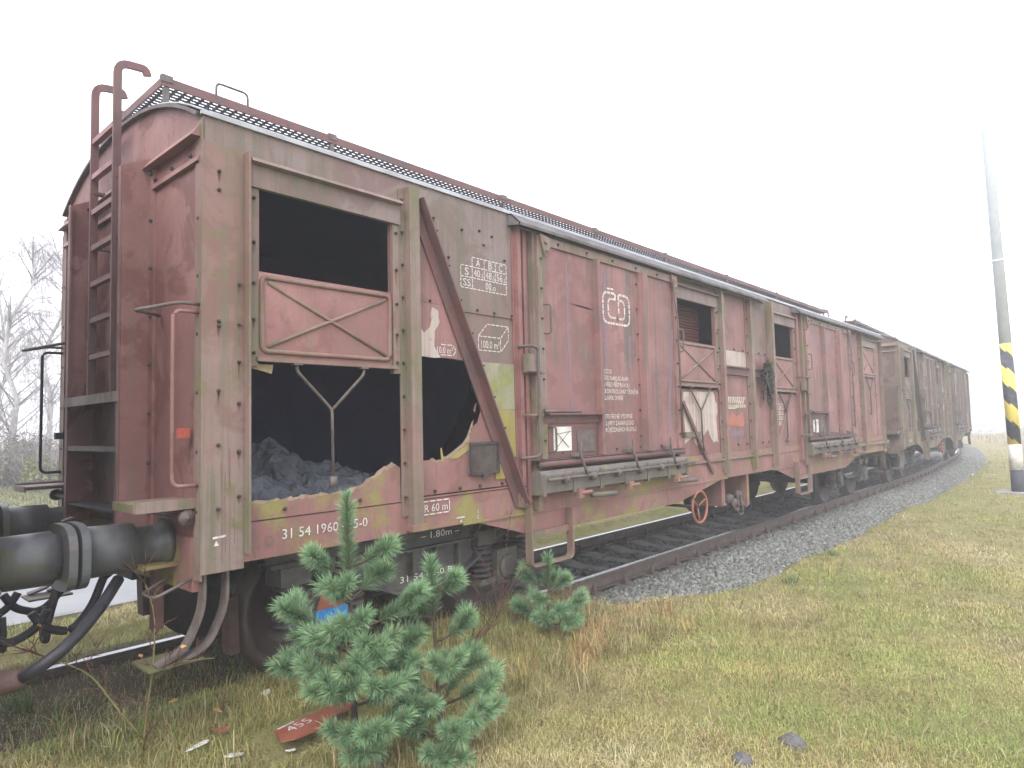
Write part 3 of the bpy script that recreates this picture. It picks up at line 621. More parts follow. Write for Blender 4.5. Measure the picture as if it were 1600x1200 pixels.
    for a, c in ((6.795, 7.60), (7.735, 8.395)):
        MB().box(a, c, .0, .02, 2.64, 3.36).build('wall_panel', PN if a < 7 else UP, T)
        MB().box(a, c, .002, .02, 2.43, 2.636).build('wall_panel', 'peel' if a < 7 else PN, T)
        MB().box(a, c, .001, .02, 1.27, 2.426).build('wall_panel', PN, T)
        MB().box(a, c, -.05, .0, 2.40, 2.42).box(a, c, -.05, .0, 2.30, 2.315).box(a, c, -.02, -.004, 2.315, 2.40).build('side_beam', k+'frame', T)
        bl = MB(); [bl.bolt((x, 0, z), r=.012) for x in np.linspace(a+.1, c-.1, 3) for z in (1.36, 2.66)]; bl.build('bolts', 'iron', T, kind='stuff')
    gw = MB()
    for i in range(9): x = 6.88+i*.07; gw.tube([(x, -.001, 1.86), (x-.03, -.001, 1.92), (x+.02, -.001, 2.0), (x+.06, -.001, 1.98)], .014, 4)
    gw.prism(jag([(6.86, 1.84), (7.5, 1.86), (7.52, 1.90), (6.88, 1.89)], .01, 3, 2), -.002, .0005).build('graffiti', 'graffiti_white', T)
    MB().prism(jag([(6.95, 1.62), (7.42, 1.60), (7.45, 1.72), (7.38, 1.80), (7.22, 1.74), (7.05, 1.80), (6.93, 1.74)], .02, 3, 4), -.002, .0005).build('graffiti', 'graffiti_orange', T)
    MB().prism(jag([(6.95, 1.46), (7.4, 1.48), (7.42, 1.54), (6.97, 1.55)], .02, 4, 6), -.0025, .0005).build('graffiti', 'graffiti_blue', T)
    hatch_bay(T, k, 8.50, 1.06)
    wp = MB().box(8.52, 9.55, .004, .02, 1.27, 2.08).build('wall_panel', PN, T)
    MB().bar((8.62, -.012, 1.3), (9.3, -.012, 2.05), .05, .02).build('strut', PN, T)
    t = MB()
    for z in (1.60, 1.68, 1.76, 1.84, 1.92): seg(t, (8.62, z), (8.98, z), -.001, .01, .05)
    for i, s_ in enumerate(('A 38.0', 'B 46.0', 'C 54.0', 'S 60.0')): letters(t, s_, 8.66, 1.61+.08*(3-i), .05, -.001, .28)
    t.build('stencil_text', 'white', T)
    # ---- right-hand end bay
    MB().box(12.45, 13.35, .0, .02, 1.27, 3.36).build('wall_panel', PN, T); post(13.36, .09)
    hatch_bay(T, k, 13.48, 1.1, closed=True)
    MB().box(13.5, 14.55, .002, .018, 1.27, 2.078).build('wall_panel', PN, T); MB().box(14.60, 15.19, .0, .02, 1.2, 3.36).build('wall_panel', PN, T)
    MB().box(5.45, 8.4, -.03, .0, 1.17, 1.20).build('pipe_rail', k+'post', T)
    MB().box(12.4, 15.3, -.05, .0, 1.10, 1.16).build('pipe_rail', PO, T)
    # ---- lettering on the sill and upper panels
    y = -.0035; t = MB()
    for a, c in (((2.16, 3.065), (2.57, 3.065)), ((2.03, 2.985), (2.57, 2.985)), ((2.03, 2.895), (2.57, 2.895)), ((2.03, 2.805), (2.57, 2.805)), ((2.03, 2.805), (2.03, 2.985)), ((2.16, 2.805), (2.16, 3.065)), ((2.57, 2.805), (2.57, 3.065)), ((2.30, 2.895), (2.30, 3.065)), ((2.435, 2.895), (2.435, 3.065))): seg(t, a, c, y, .008, .042)
    for s_, x, z, wd in (('A', 2.205, 2.997, .05), ('B', 2.345, 2.997, .05), ('C', 2.475, 2.997, .05), ('S', 2.07, 2.91, .05), ('SS', 2.05, 2.82, .09), ('40', 2.175, 2.91, .075), ('48', 2.313, 2.91, .075), ('56', 2.447, 2.91, .075), ('00.', 2.31, 2.82, .085)): letters(t, s_, x, z, .062, y, wd)
    for s_, x, z in (('.5', 2.253, 2.91), ('.5', 2.39, 2.91), ('.5', 2.525, 2.91), ('0', 2.40, 2.82)): letters(t, s_, x, z, .036, y, .035)
    t.build('stencil_text', 'white', T); t = MB()
    for a, c in (((2.215, 2.31), (2.48, 2.31)), ((2.48, 2.31), (2.48, 2.425)), ((2.48, 2.425), (2.215, 2.425)), ((2.215, 2.425), (2.215, 2.31)), ((2.215, 2.425), (2.32, 2.53)), ((2.32, 2.53), (2.58, 2.53)), ((2.58, 2.53), (2.48, 2.425)), ((2.58, 2.53), (2.58, 2.415)), ((2.58, 2.415), (2.48, 2.31))): seg(t, a, c, y, .008, .045)
    letters(t, '100.0 m³', 2.235, 2.33, .065, y, .23)
    t.build('stencil_text', 'white', T)
    y = -.010; t = MB()
    for a, c in (((1.585, 1.05), (1.86, 1.05)), ((1.86, 1.05), (1.86, 1.145)), ((1.86, 1.145), (1.585, 1.145)), ((1.585, 1.145), (1.585, 1.05))): seg(t, a, c, y+.002, .009, .06)
    letters(t, 'R 60 m', 1.605, 1.068, .058, y+.002, .235)
    seg(t, (1.93, .99), (2.02, .99), y+.002, .012); t.add([(1.965, y+.002, .955), (1.99, y+.002, .955), (1.978, y+.002, .98)], [(0, 1, 2)])
    letters(t, 'C', 2.155, .96, .03, y+.002, .02); seg(t, (2.165, 1.0), (2.165, 1.03), y+.002, .006)
    letters(t, '31 54 1960 455-0' if damaged else '31 54 1960 402-1', .475, 1.035, .062, y+.002, .63)
    for x_, s_ in ((.29, 'Č'), (.385, 'D')): pass
    seg(t, (.055, 1.10), (.13, 1.105), y-.005, .012); t.add([(.06, y-.005, 1.055), (.09, y-.005, 1.055), (.075, y-.005, 1.085)], [(0, 1, 2)])
    t.build('stencil_text', 'white', T)
    letters(MB(), 'Č', .275, 1.01, .07, y+.0015, .05).build('cast_letter', PO, T); letters(MB(), 'D', .37, 1.01, .07, y+.0015, .055).build('cast_letter', PO, T)
    for x_, za, zb in ((.105, .98, 1.52), (.125, 1.0, 1.46), (.15, .97, 1.60), (.178, 1.05, 1.40)):
        t = MB(); seg(t, (x_, zb), (x_+.002, za), -.0135, .0042); t.build('paint_run', k+'end', T)
    if damaged:
        t = MB()
        for a, c in (((1.80, 2.245), (1.93, 2.245)), ((1.93, 2.245), (1.965, 2.285)), ((1.965, 2.285), (1.93, 2.325)), ((1.93, 2.325), (1.80, 2.325))): seg(t, a, c, -.0015, .008, .05)
        letters(t, '10.0 m²', 1.755, 2.258, .052, -.0015, .175); t.build('stencil_text', 'white', T)
    # ---- ends
    wagon_end(T, k, False, full); wagon_end(T, k, True, full)
    # ---- running gear
    bogie(T, 1.85, k, damaged); bogie(T, 13.35, k, False)
    for x0 in (2.74, 9.30):
        MB().tube([(0, 0, 0)]*0 or bend([(x0, -.045, .95), (x0, -.045, .49), (x0+.58, -.045, .49), (x0+.58, -.045, .95)], .06), .012, 4) if False else None
        st = MB(); pts = bend([(x0, -.045, 1.0), (x0, -.045, .485), (x0+.58, -.045, .485), (x0+.58, -.045, .92)], .05)
        st.strip(pts, .016, .075)
        st.bar((x0+.01, -.03, .74), (x0+.57, -.03, .745), .06, .02); st.build('foot_step', PO, T)
    hw = []
    for i in range(24): t_ = 2*math.pi*i/24; hw.append((5.80+.185*math.cos(t_), -.10, .67+.185*math.sin(t_)))
    h = MB().tube(hw, .016, 8, True).build('brake_wheel', 'orange', T, True)
    for a in (0, 2.09, 4.19): MB().tube([(5.80, -.07, .67), (5.80+.18*math.cos(a+.5), -.10, .67+.18*math.sin(a+.5))], .011, 6).build('spoke', 'orange', h, True)
    MB().tube([(5.80, -.09, .67), (5.80, .6, .67)], .018, 8).build('wheel_shaft', 'iron', h, True)
    MB().lathe([(0, .10), (.06, .17), (.85, .17), (.91, .10)], (8.1, .85, .62), (1, 0, 0), 18).build('air_reservoir', 'bogie', T, True)
    MB().lathe([(0, .13), (.05, .17), (.45, .17), (.5, .05), (.8, .03)], (6.9, .55, .60), (1, 0, 0), 18).build('brake_cylinder', 'iron', T, True)
    MB().box(6.85, 6.95, .1, .55, .55, .93).build('valve_bracket', SI, T); MB().box(7.55, 7.62, .05, .5, .50, .93).build('valve_bracket', SI, T)
    for x, z in ((7.15, .62), (7.28, .55), (7.45, .64)): MB().lathe([(-.06, .05), (0, .075), (.05, .07), (.07, .03)], (x, .15, z), (0, 0, 1), 10).tube(bend([(x, .1, z-.05), (x+.03, .06, z-.16), (x+.15, .06, z-.14), (x+.16, .1, z+.1)], .05), .012, 6).build('brake_valve', 'oldiron', T, True)
    MB().tube([(3.4, YM-.1, .55), (11.8, YM-.1, .55)], .02, 6).build('brake_rod', 'iron', T)
    return T

wagon1 = make_wagon('a_', (0, 0, 0), 0, 'faded red covered wagon with smashed side panels, torn plywood and plastic sheet inside', True)
# rust runs below the bolts of the damaged wagon
st_v, st_f, st_c = [], [], []; rs = random.Random(3)
for (x, y, z) in BOLTS:
    if rs.random() < .25: continue
    L = rs.uniform(.05, .15); w0 = rs.uniform(.006, .013); o = len(st_v); n_ = 4
    for i in range(n_+1):
        t_ = i/n_; w1 = w0*(1-.6*t_); dx = rs.uniform(-.002, .002); st_v += [(x-w1+dx, y-.0016, z-L*t_), (x+w1+dx, y-.0016, z-L*t_)]; st_c += [(1-t_)**1.2]*2
    st_f += [(o+2*i, o+2*i+1, o+2*i+3, o+2*i+2) for i in range(n_)]
BOLTS.clear()
# ------------------------------------------------------------------ track line
def yc(x):
    x = np.asarray(x, float); return 1.345+np.where(x > 18, (x-18)**2/294., 0)
def smooth(a, b, x): t = np.clip((x-a)/(b-a), 0, 1); return t*t*(3-2*t)
def nz(x, y, s=1., k=0):
    x = np.asarray(x)*s; y = np.asarray(y)*s
    return (np.sin(x*1.3+y*.7+k)+np.sin(x*.6-y*1.1+2.1*k+1)+np.sin(2.3*x+1.9*y*1.1+k*.7+2)*.6+np.sin(-1.7*x+3.1*y+k*1.3)*.5+np.sin(4.1*x+.9*y+3*k)*.35+np.sin(1.1*x-4.7*y+k)*.35)/3.8
def edge(x): return -2.03+.14*nz(x, 0*x, 1.6, 3)+(1-smooth(3.6, 5.9, x))*1.30        # ballast edge on the meadow side, from the centre line
def gz(x, y):
    x = np.asarray(x, float); y = np.asarray(y, float); d = y-yc(x)
    z = -.215+.022*nz(x, y, 2.2)+.012*nz(x, y, 6, 3)+.035*nz(x, y, .5, 5)-.10*smooth(3, 14, -d)+.14*smooth(20, 60, -d)
    cover = smooth(4.0, 6.0, x)
    ins = smooth(0., .35, d-edge(x))
    z = z-ins*np.where(d < 1.3, .13*cover+.02, .10)*np.where(d > 1.3, 1-smooth(1.6, 2.6, d), 1)
    soil = -.07+.02*nz(x, y, 3, 9)+.085*np.exp(-((d+.90)/.33)**2)       # earth washed over the sleepers near the road end
    z = np.where(np.abs(d) < 3.2, z+(1-smooth(3.3, 4.6, x))*(1-smooth(1.1, 2.1, np.abs(d)))*(soil-z), z)
    z = np.where(d > 2.2, -.20+.02*nz(x, y, 2)-.09*smooth(3.0, 3.4, d)+.5*smooth(15.5, 21, d), z)
    return z
def GG(px, py, off=0.):          # photo pixel -> point where the line of sight meets the ground
    z = -.2
    for _ in range(25): x, y = G(px, py, z+off); z = .5*z+.5*float(gz(x, y))
    return (x, y)
R1 = 1.345-.75
w2h = math.atan2(float(yc(29.9))-float(yc(18.4)), 11.5)
c2 = Vector((18.4, float(yc(18.4)), 0)); rot2 = Matrix.Rotation(w2h, 3, 'Z'); loc2 = c2-rot2@Vector((1.85, YM, 0))
make_wagon('b_', tuple(loc2), w2h, 'brown weathered covered wagon coupled behind the damaged red one', False)
make_wagon('b_', (-1.04, W_, 0), math.pi, 'covered wagon whose mossy dark buffers press against the damaged red wagon', False, full=False)

# ------------------------------------------------------------------ ground materials
def ground_mat():
    b = NB('ground_mat')
    n1 = b.noise(.55, 6, .6); n2 = b.noise(3.2, 7, .7, off=3); n3 = b.noise(26, 5, .7, off=6); n4 = b.noise(90, 3, .7, off=8)
    col = b.mix(b.ramp(n1, .38, .62), (.28, .29, .095), (.36, .31, .15))
    col = b.mix(b.ramp(n2, .46, .66, .75), col, (.21, .16, .09)); col = b.mix(b.ramp(n3, .45, .7, .7), col, (.21, .25, .065))
    col = b.mix(b.ramp(n4, .4, .75, .6), col, (.27, .22, .12))
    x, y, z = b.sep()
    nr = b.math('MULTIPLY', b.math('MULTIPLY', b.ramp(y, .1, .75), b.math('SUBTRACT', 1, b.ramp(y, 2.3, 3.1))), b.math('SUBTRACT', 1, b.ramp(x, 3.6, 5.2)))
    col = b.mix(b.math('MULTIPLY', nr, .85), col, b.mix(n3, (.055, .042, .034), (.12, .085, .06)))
    far = b.ramp(x, 24, 48); col = b.mix(b.math('MULTIPLY', far, .75), col, (.26, .215, .13))
    b.fin(col, .95, b.math('ADD', n3, b.math('MULTIPLY', n4, .6)), 1., .05, .1)
def bed_mat():
    b = NB('bed_mat'); v = b.t.nodes.new('ShaderNodeTexVoronoi'); v.inputs['Scale'].default_value = 26; b.lk(b.oc, v.inputs[0])
    col = b.mix(v.outputs[0], (.08, .075, .07), (.18, .175, .165)); b.fin(col, .9, v.outputs[0], 1, .03, .2)
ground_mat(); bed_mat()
b = NB('asphalt'); n = b.noise(60, 4, .7); col = b.mix(b.ramp(b.noise(.5, 5, .6), .35, .7), (.19, .19, .195), (.25, .25, .255)); col = b.mix(b.ramp(n, .4, .7, .4), col, (.12, .12, .125)); b.fin(col, .55, n, .4, .004, .4)
b = NB('vcol'); b.fin(b.attr(), .7, spec=.25)
b = NB('leaf'); b.fin(b.attr(), .62, spec=.3); b.b.inputs['Subsurface Weight'].default_value = 0
b = NB('stone'); n = b.noise(11, 5, .7); b.fin(b.mix(b.ramp(n, .3, .7, .5), b.attr(), (.12, .115, .10)), .8, n, .5, .01, .3)
plain('sleeper', (.165, .155, .14), .9, c2=(.11, .10, .085), scale=5)
plain('rail_side', (.085, .060, .052), .65, c2=(.125, .095, .08), scale=7)
plain('rail_top', (.30, .30, .31), .26, c2=(.22, .20, .19), scale=5, metal=.7)
plain('kerb', (.30, .29, .28), .85, scale=4)
plain('rock', (.12, .115, .115), .85, c2=(.075, .07, .075), scale=16)
plain('bark', (.10, .062, .042), .9, c2=(.06, .045, .035), scale=20)
plain('twig', (.12, .045, .035), .7, c2=(.09, .05, .035), scale=12)
plain('twig_green', (.16, .14, .045), .7, c2=(.10, .08, .04), scale=9)
plain('birch_bark', (.50, .48, .46), .8, c2=(.20, .18, .17), scale=3)
plain('birch_twig', (.34, .30, .30), .9, scale=3)

def np_mesh(name, mat, V, F, cols=None, parent=None, smooth=False, **kw):
    """V (n,3), F (m,k) with k = 3 or 4, per-vertex colours"""
    me = bpy.data.meshes.new(name); V = np.asarray(V, np.float32); F = np.asarray(F, np.int32); k = F.shape[1]
    me.vertices.add(len(V)); me.vertices.foreach_set('co', V.ravel()); me.loops.add(F.size); me.loops.foreach_set('vertex_index', F.ravel())
    me.polygons.add(len(F)); me.polygons.foreach_set('loop_start', np.arange(0, F.size, k, dtype=np.int32)); me.polygons.foreach_set('loop_total', np.full(len(F), k, np.int32))
    if cols is not None:
        a = me.color_attributes.new('Col', 'FLOAT_COLOR', 'POINT'); c = np.ones((len(V), 4), np.float32); c[:, :3] = cols; a.data.foreach_set('color', c.ravel())
    me.update(); me.validate()
    if smooth: me.polygons.foreach_set('use_smooth', [True]*len(F))
    me.materials.append(M[mat]); return link(name, me, parent, **kw)

np_mesh('rust_runs', 'rust_stain', st_v, st_f, np.repeat(np.array(st_c)[:, None], 3, 1), parent=wagon1, kind='stuff')
def axis(segs):
    a = [segs[0][0]]
    for lo, hi, st in segs: a += list(np.linspace(lo, hi, max(2, int(round((hi-lo)/st))+1))[1:])
    return np.array(a)
gx = axis([(-160, -20, 14), (-20, -4, 1), (-4, 12, .14), (12, 30, .35), (30, 70, 2), (70, 420, 25)])
gy = axis([(-220, -30, 19), (-30, -6, 1.2), (-6, 5, .12), (5, 24, .8), (24, 60, 4), (60, 260, 25)])
X, Y = np.meshgrid(gx, gy, indexing='ij'); Z = gz(X, Y)
n0, n1 = X.shape; ii = np.arange(n0*n1).reshape(n0, n1)
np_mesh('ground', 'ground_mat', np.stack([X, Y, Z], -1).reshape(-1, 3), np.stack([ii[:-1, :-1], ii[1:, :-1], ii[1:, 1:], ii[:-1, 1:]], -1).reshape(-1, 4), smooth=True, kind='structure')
# ballast bed following the track
bx = axis([(-16, 0, 1), (0, 24, .3), (24, 70, 1)]); prof = [(-2.35, -.42), (-1.95, -.345), (-1.45, -.235), (-1.2, -.205), (0, -.20), (1.2, -.205), (1.45, -.24), (2.1, -.40)]
V = np.array([[(x, yc(x)+d, z+.012*nz(x, d*3, 6)) for d, z in prof] for x in bx]); nb, mbn = V.shape[:2]; ii = np.arange(nb*mbn).reshape(nb, mbn)
np_mesh('ballast_bed', 'bed_mat', V.reshape(-1, 3), np.stack([ii[:-1, :-1], ii[1:, :-1], ii[1:, 1:], ii[:-1, 1:]], -1).reshape(-1, 4), smooth=True, kind='structure')
# paved yard and its kerb beyond the track
rx = axis([(-60, -10, 10), (-10, 30, 2), (30, 120, 10)]); V = np.array([[(x, y, -.262) for y in (4.78, 10, 16.9)] for x in rx]); ii = np.arange(len(rx)*3).reshape(-1, 3)
np_mesh('road', 'asphalt', V.reshape(-1, 3), np.stack([ii[:-1, :-1], ii[1:, :-1], ii[1:, 1:], ii[:-1, 1:]], -1).reshape(-1, 4), kind='structure')
K = empty('kerb', (0, 4.65, -.3), kind='structure')
kb = MB().box(0, .985, -.06, .06, 0, .11)
k0 = kb.build('kerb_stone', 'kerb', K)
for i in range(-8, 12):
    o = k0 if i == -8 else k0.copy()
    if i != -8: COL.objects.link(o); o.parent = K
    o.location = (i, random.uniform(-.012, .012), random.uniform(-.012, .006)); o.rotation_euler.z = random.uniform(-.008, .008)

# ------------------------------------------------------------------ rails and sleepers
T = empty('railway_track', (0, 1.345, -.2), label='rusty railway track with concrete sleepers curving off under the wagons', category='railway track')
def place(o): o.parent = T; o.matrix_parent_inverse = Matrix.Translation((0, -1.345, .2))
rp = [(-.036, 0), (.036, 0), (.036, -.03), (.009, -.042), (.009, -.13), (.065, -.142), (.065, -.152), (-.065, -.152), (-.065, -.142), (-.009, -.13), (-.009, -.042), (-.036, -.03)]
xs = axis([(-16, 18, 2), (18, 70, 1)])
for s_ in (-.75, .75):
    mb = MB(); n = len(rp)
    for x in xs: mb.v += [(float(x), float(yc(x))+s_+a, z-.001) for a, z in rp]
    for i in range(len(xs)-1):
        for j in range(n): mb.f.append((i*n+j, (i+1)*n+j, (i+1)*n+(j+1) % n, i*n+(j+1) % n))
    r = mb.build('rail', 'rail_side'); place(r)
    mb = MB()
    for x in xs: mb.v += [(float(x), float(yc(x))+s_+a, .0015) for a in (-.034, .034)]
    for i in range(len(xs)-1): mb.f.append((2*i, 2*i+1, 2*i+3, 2*i+2))
    mb.build('running_surface', 'rail_top', r)
sl_m = MB().prism([(-1.25, -.30), (1.25, -.30), (1.25, -.17), (1.05, -.155), (.45, -.155), (.25, -.19), (-.25, -.19), (-.45, -.155), (-1.05, -.155), (-1.25, -.17)], -.13, .13, 'x').build('sleeper', 'sleeper')
cl_m = MB().box(-.055, .055, -.04, .04, 0, .03).lathe([(0, .028), (.055, .024), (.075, .012)], (0, 0, .03), (0, 0, 1), 8)
cl_o = cl_m.build('rail_clip', 'rail_side')
first = True
for i, x in enumerate(np.arange(-2.9, 46, .61)):
    o = sl_m if first else sl_m.copy()
    if not first: COL.objects.link(o)
    place(o); y = float(yc(x)); a = math.atan2(float(yc(x+.1))-float(yc(x-.1)), .2)
    o.location = (x, y, .003*random.random()-.002); o.rotation_euler.z = a+random.uniform(-.01, .01)
    for d in (-.865, -.635, .635, .865):
        c = cl_o if (first and d == -.865) else cl_o.copy()
        if c is not cl_o: COL.objects.link(c)
        c.parent = o; c.location = (0, d, -.157)
    first = False

# ------------------------------------------------------------------ ballast stones (a mass nobody could count)
def rocks(name, P, size, cols, **kw):
    base = []; bm = bmesh.new(); bmesh.ops.create_icosphere(bm, subdivisions=1, radius=1); bm.verts.ensure_lookup_table()
    v0 = np.array([v.co[:] for v in bm.verts]); f0 = np.array([[v.index for v in f.verts] for f in bm.faces]); bm.free()
    v0 = v0[:12] if len(v0) == 12 else v0
    n = len(P); k = len(v0)
    jit = v0[None]*(1+rng.uniform(-.38, .30, (n, k, 1)))
    sc_ = size[:, None, None]*np.stack([rng.uniform(.7, 1.35, n), rng.uniform(.7, 1.3, n), rng.uniform(.5, .95, n)], -1)[:, None]
    v = jit*sc_; q = rng.normal(size=(n, 4)); q /= np.linalg.norm(q, axis=1, keepdims=True); a, b_, c, d = q.T
    Rm = np.stack([1-2*(c*c+d*d), 2*(b_*c-a*d), 2*(b_*d+a*c), 2*(b_*c+a*d), 1-2*(b_*b_+d*d), 2*(c*d-a*b_), 2*(b_*d-a*c), 2*(c*d+a*b_), 1-2*(b_*b_+c*c)], -1).reshape(-1, 3, 3)
    v = np.einsum('nij,nkj->nki', Rm, v)+P[:, None]
    f = (f0[None]+(np.arange(n)*k)[:, None, None]).reshape(-1, 3)
    return np_mesh(name, 'stone', v.reshape(-1, 3), f, np.repeat(cols, k, 0), **kw)
def bed_z(d): return np.interp(d, [p[0] for p in prof], [p[1] for p in prof])
n = 60000
x = 3.4+32*rng.random(n)**1.75; d = np.where(rng.random(n) < .74, rng.uniform(-2.15, -.85, n), rng.uniform(-.68, 1.9, n))
ok = (d > edge(x)-.12*rng.random(n)); x, d = x[ok], d[ok]
insl = (np.abs(((x+2.9+.305) % .61)-.305) < .14) & (np.abs(d) < 1.2); ok = ~(insl & (rng.random(len(x)) < np.where(d < -.98, .25, .93))); x, d = x[ok], d[ok]
sz = rng.uniform(.013, .034, len(x))*(1+.25*smooth(10, 25, x)); cg = rng.uniform(.085, .26, len(x))*np.where(rng.random(len(x)) < .07, 1.5, 1); dk = np.where(np.abs(d) < .72, .62, 1.)*np.where(rng.random(len(x)) < .12, .6, 1)
cols = np.stack([cg*.97*dk, cg*dk, cg*.90*dk], -1)
rocks('ballast_stones', np.stack([x, yc(x)+d, bed_z(d)+sz*.35+.038*np.exp(-((d+1.12)/.2)**2)], -1), sz, cols, kind='stuff')

# ------------------------------------------------------------------ grass
def blades(name, P, H, Wd, lean, cols, mat='leaf', parent=None, curl=.6, **kw):
    n = len(P); az = rng.uniform(0, 2*np.pi, n); wa = az+rng.uniform(.8, 2.3, n)
    L = np.stack([np.cos(az), np.sin(az), 0*az], -1); wv = np.stack([np.cos(wa), np.sin(wa), 0*wa], -1)*(Wd[:, None]/2)
    up = np.array([0, 0, 1.])
    m_ = P+up*(H*.55*(1-.2*lean))[:, None]+L*(H*lean*.30)[:, None]; t = P+up*(H*np.maximum(.15, 1-curl*lean))[:, None]+L*(H*lean*.85)[:, None]
    V = np.stack([P-wv, P+wv, m_-wv*.8, m_+wv*.8, t], 1)
    o = (np.arange(n)*5)[:, None]; F = np.concatenate([o+np.array([[0, 1, 3]]), o+np.array([[0, 3, 2]]), o+np.array([[2, 3, 4]])])
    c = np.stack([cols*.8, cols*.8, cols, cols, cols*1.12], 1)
    return np_mesh(name, mat, V.reshape(-1, 3), F, c.reshape(-1, 3), parent=parent, **kw)
def in_view(x, y, mrg=.10):
    a = np.arctan2(y-CAM[1], x-CAM[0])-YAW; return np.abs(a) < .655+mrg
PAL = np.array([(.32, .37, .10), (.40, .41, .13), (.48, .40, .17), (.55, .47, .26), (.42, .30, .13), (.25, .32, .085), (.62, .56, .36)])
def grass_cols(x, y):
    g = nz(x, y, 1.1, 2)+.5*nz(x, y, 3.7, 4); g = g+.55*nz(x, y, .55, 8); u = 1.15*g-.15+rng.normal(0, .36, len(x))
    i = np.where(u > .9, 6, np.where(u > .5, 3, np.where(u > .1, 2, np.where(u > -.15, 4, np.where(u > -.5, 1, np.where(u > -.85, 0, 5))))))
    return PAL[i]*rng.uniform(.72, 1.2, (len(x), 1))*(.92+.30*np.clip(nz(x, y, 2.6, 11)+.5*nz(x, y, 8, 1), -1, 1))[:, None]
def scatter(n, r0, r1):
    r = np.sqrt(rng.uniform(r0*r0, r1*r1, n)); a = YAW+rng.uniform(-.76, .76, n); return CAM[0]+r*np.cos(a), CAM[1]+r*np.sin(a)
BX, BY = GG(490, 1130, .05); XS, YS, HS, WS = [], [], [], []
for n, r0, r1, h, wd in ((330000, 2.6, 6.8, .045, .0030), (190000, 6.8, 12, .05, .0048), (90000, 12, 24, .06, .010), (30000, 24, 50, .09, .03)):
    x, y = scatter(n, r0, r1); d = y-yc(x)
    den = .4+.6*smooth(-.7, .4, nz(x, y, 2.3, 1)+.4*nz(x, y, 7, 2))
    ok = ((d < edge(x)-.05+.12*rng.random(n)) | ((d > 2.0) & (d < 3.25)) | ((x < 4.4) & (np.abs(d+.15) < 2.3) & (np.abs(np.abs(d)-.75) > .09) & (rng.random(n) < np.where((d > -.6) & (d < 1.2), .16, .55))))
    ok &= rng.random(n) < den; ok &= ~((np.abs(x-BX) < .36) & (np.abs(y-BY) < .16))
    x, y = x[ok], y[ok]; hh = h*rng.uniform(.45, 1.5, len(x))*(1+.55*np.clip(nz(x, y, 1.7, 6), -.6, 1)); d = y-yc(x)
    hh = np.where((x < 4) & (d > -1.7), hh*1.5, hh)
    XS.append(x); YS.append(y); HS.append(hh); WS.append(np.full(len(x), wd)*rng.uniform(.6, 1.3, len(x)))
x = np.concatenate(XS); y = np.concatenate(YS); H = np.concatenate(HS); Wd = np.concatenate(WS)
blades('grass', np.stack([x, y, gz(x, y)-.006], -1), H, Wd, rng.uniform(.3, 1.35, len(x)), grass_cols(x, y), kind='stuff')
# long thin wisps leaning over the turf
n = 60000; x, y = scatter(n, 2.6, 18); d = y-yc(x); ok = ((d < edge(x)-.05) | ((x < 4) & (d < -.2))) & (rng.random(n) < .35+.65*smooth(-.2, .6, nz(x, y, 1.4, 7))) & ~((np.abs(x-BX) < .4) & (np.abs(y-BY+.05) < .25)); x, y = x[ok], y[ok]
WP = np.array([(.42, .35, .20), (.34, .27, .13), (.27, .27, .10), (.48, .42, .28), (.30, .20, .10)])
blades('grass_wisps', np.stack([x, y, gz(x, y)], -1), rng.uniform(.08, .20, len(x)), rng.uniform(.0018, .0034, len(x)), rng.uniform(.5, 1.6, len(x)), WP[rng.integers(0, 5, len(x))]*rng.uniform(.7, 1.15, (len(x), 1)), kind='stuff', curl=.62)
# taller weeds round the near rail and below the wagon
def clumps(name, C, nb_, h, spread, pal, wd=.006, **kw):
    P, Hh, cc = [], [], []
    for (cx, cy) in C:
        k = int(nb_*random.uniform(.6, 1.3)); px = cx+rng.normal(0, spread, k); py = cy+rng.normal(0, spread, k)
        P.append(np.stack([px, py, gz(px, py)-.01], -1)); Hh.append(h*random.uniform(.6, 1.25)*rng.uniform(.4, 1.15, k)); cc.append(np.array(pal)[rng.integers(0, len(pal), k)]*rng.uniform(.75, 1.2, (k, 1)))
    P = np.concatenate(P); return blades(name, P, np.concatenate(Hh), np.full(len(P), wd)*rng.uniform(.6, 1.2, len(P)), rng.uniform(.15, 1.0, len(P)), np.concatenate(cc), kind='stuff', curl=.5, **kw)
C = [(random.uniform(-1.6, 3.9), random.uniform(-.9, .55)) for _ in range(230)]+[(random.uniform(-1.5, 3), random.uniform(2.4, 4.5)) for _ in range(60)]+[(random.uniform(.2, 3.6), random.uniform(.7, 1.9)) for _ in range(12)]
C = [c for c in C if abs(c[0]-BX) > .45 or abs(c[1]-BY+.1) > .3]
clumps('weeds', C, 46, .20, .065, [(.18, .19, .055), (.24, .21, .08), (.31, .25, .12), (.14, .18, .045), (.19, .11, .06), (.38, .32, .18)], .005)
C = [(26+120*random.random()**1.5, float(random.uniform(-16, 20))) for _ in range(1000)]; C = [c for c in C if c[1]-float(yc(c[0])) < -3]
clumps('dry_meadow_grass', C, 26, .45, .35, [(.36, .29, .17), (.30, .23, .12), (.26, .22, .10), (.40, .34, .22)], .03)
C = []
while len(C) < 420:
    q = scatter(1, 3.2, 15); c = (float(q[0][0]), float(q[1][0]))
    if c[1]-float(yc(c[0])) < float(edge(np.array(c[0])))-.15 and (abs(c[0]-BX) > .5 or abs(c[1]-BY) > .35): C.append(c)
clumps('tussocks', C, 34, .10, .05, [(.20, .22, .06), (.30, .25, .11), (.15, .19, .05), (.26, .18, .09), (.38, .31, .17)], .0042)
C = [(random.uniform(2.0, 4.3), random.uniform(-.75, .45)) for _ in range(46)]
clumps('russet_weeds', C, 34, .24, .06, [(.36, .20, .09), (.28, .14, .07), (.42, .28, .12), (.46, .34, .15)], .0045)
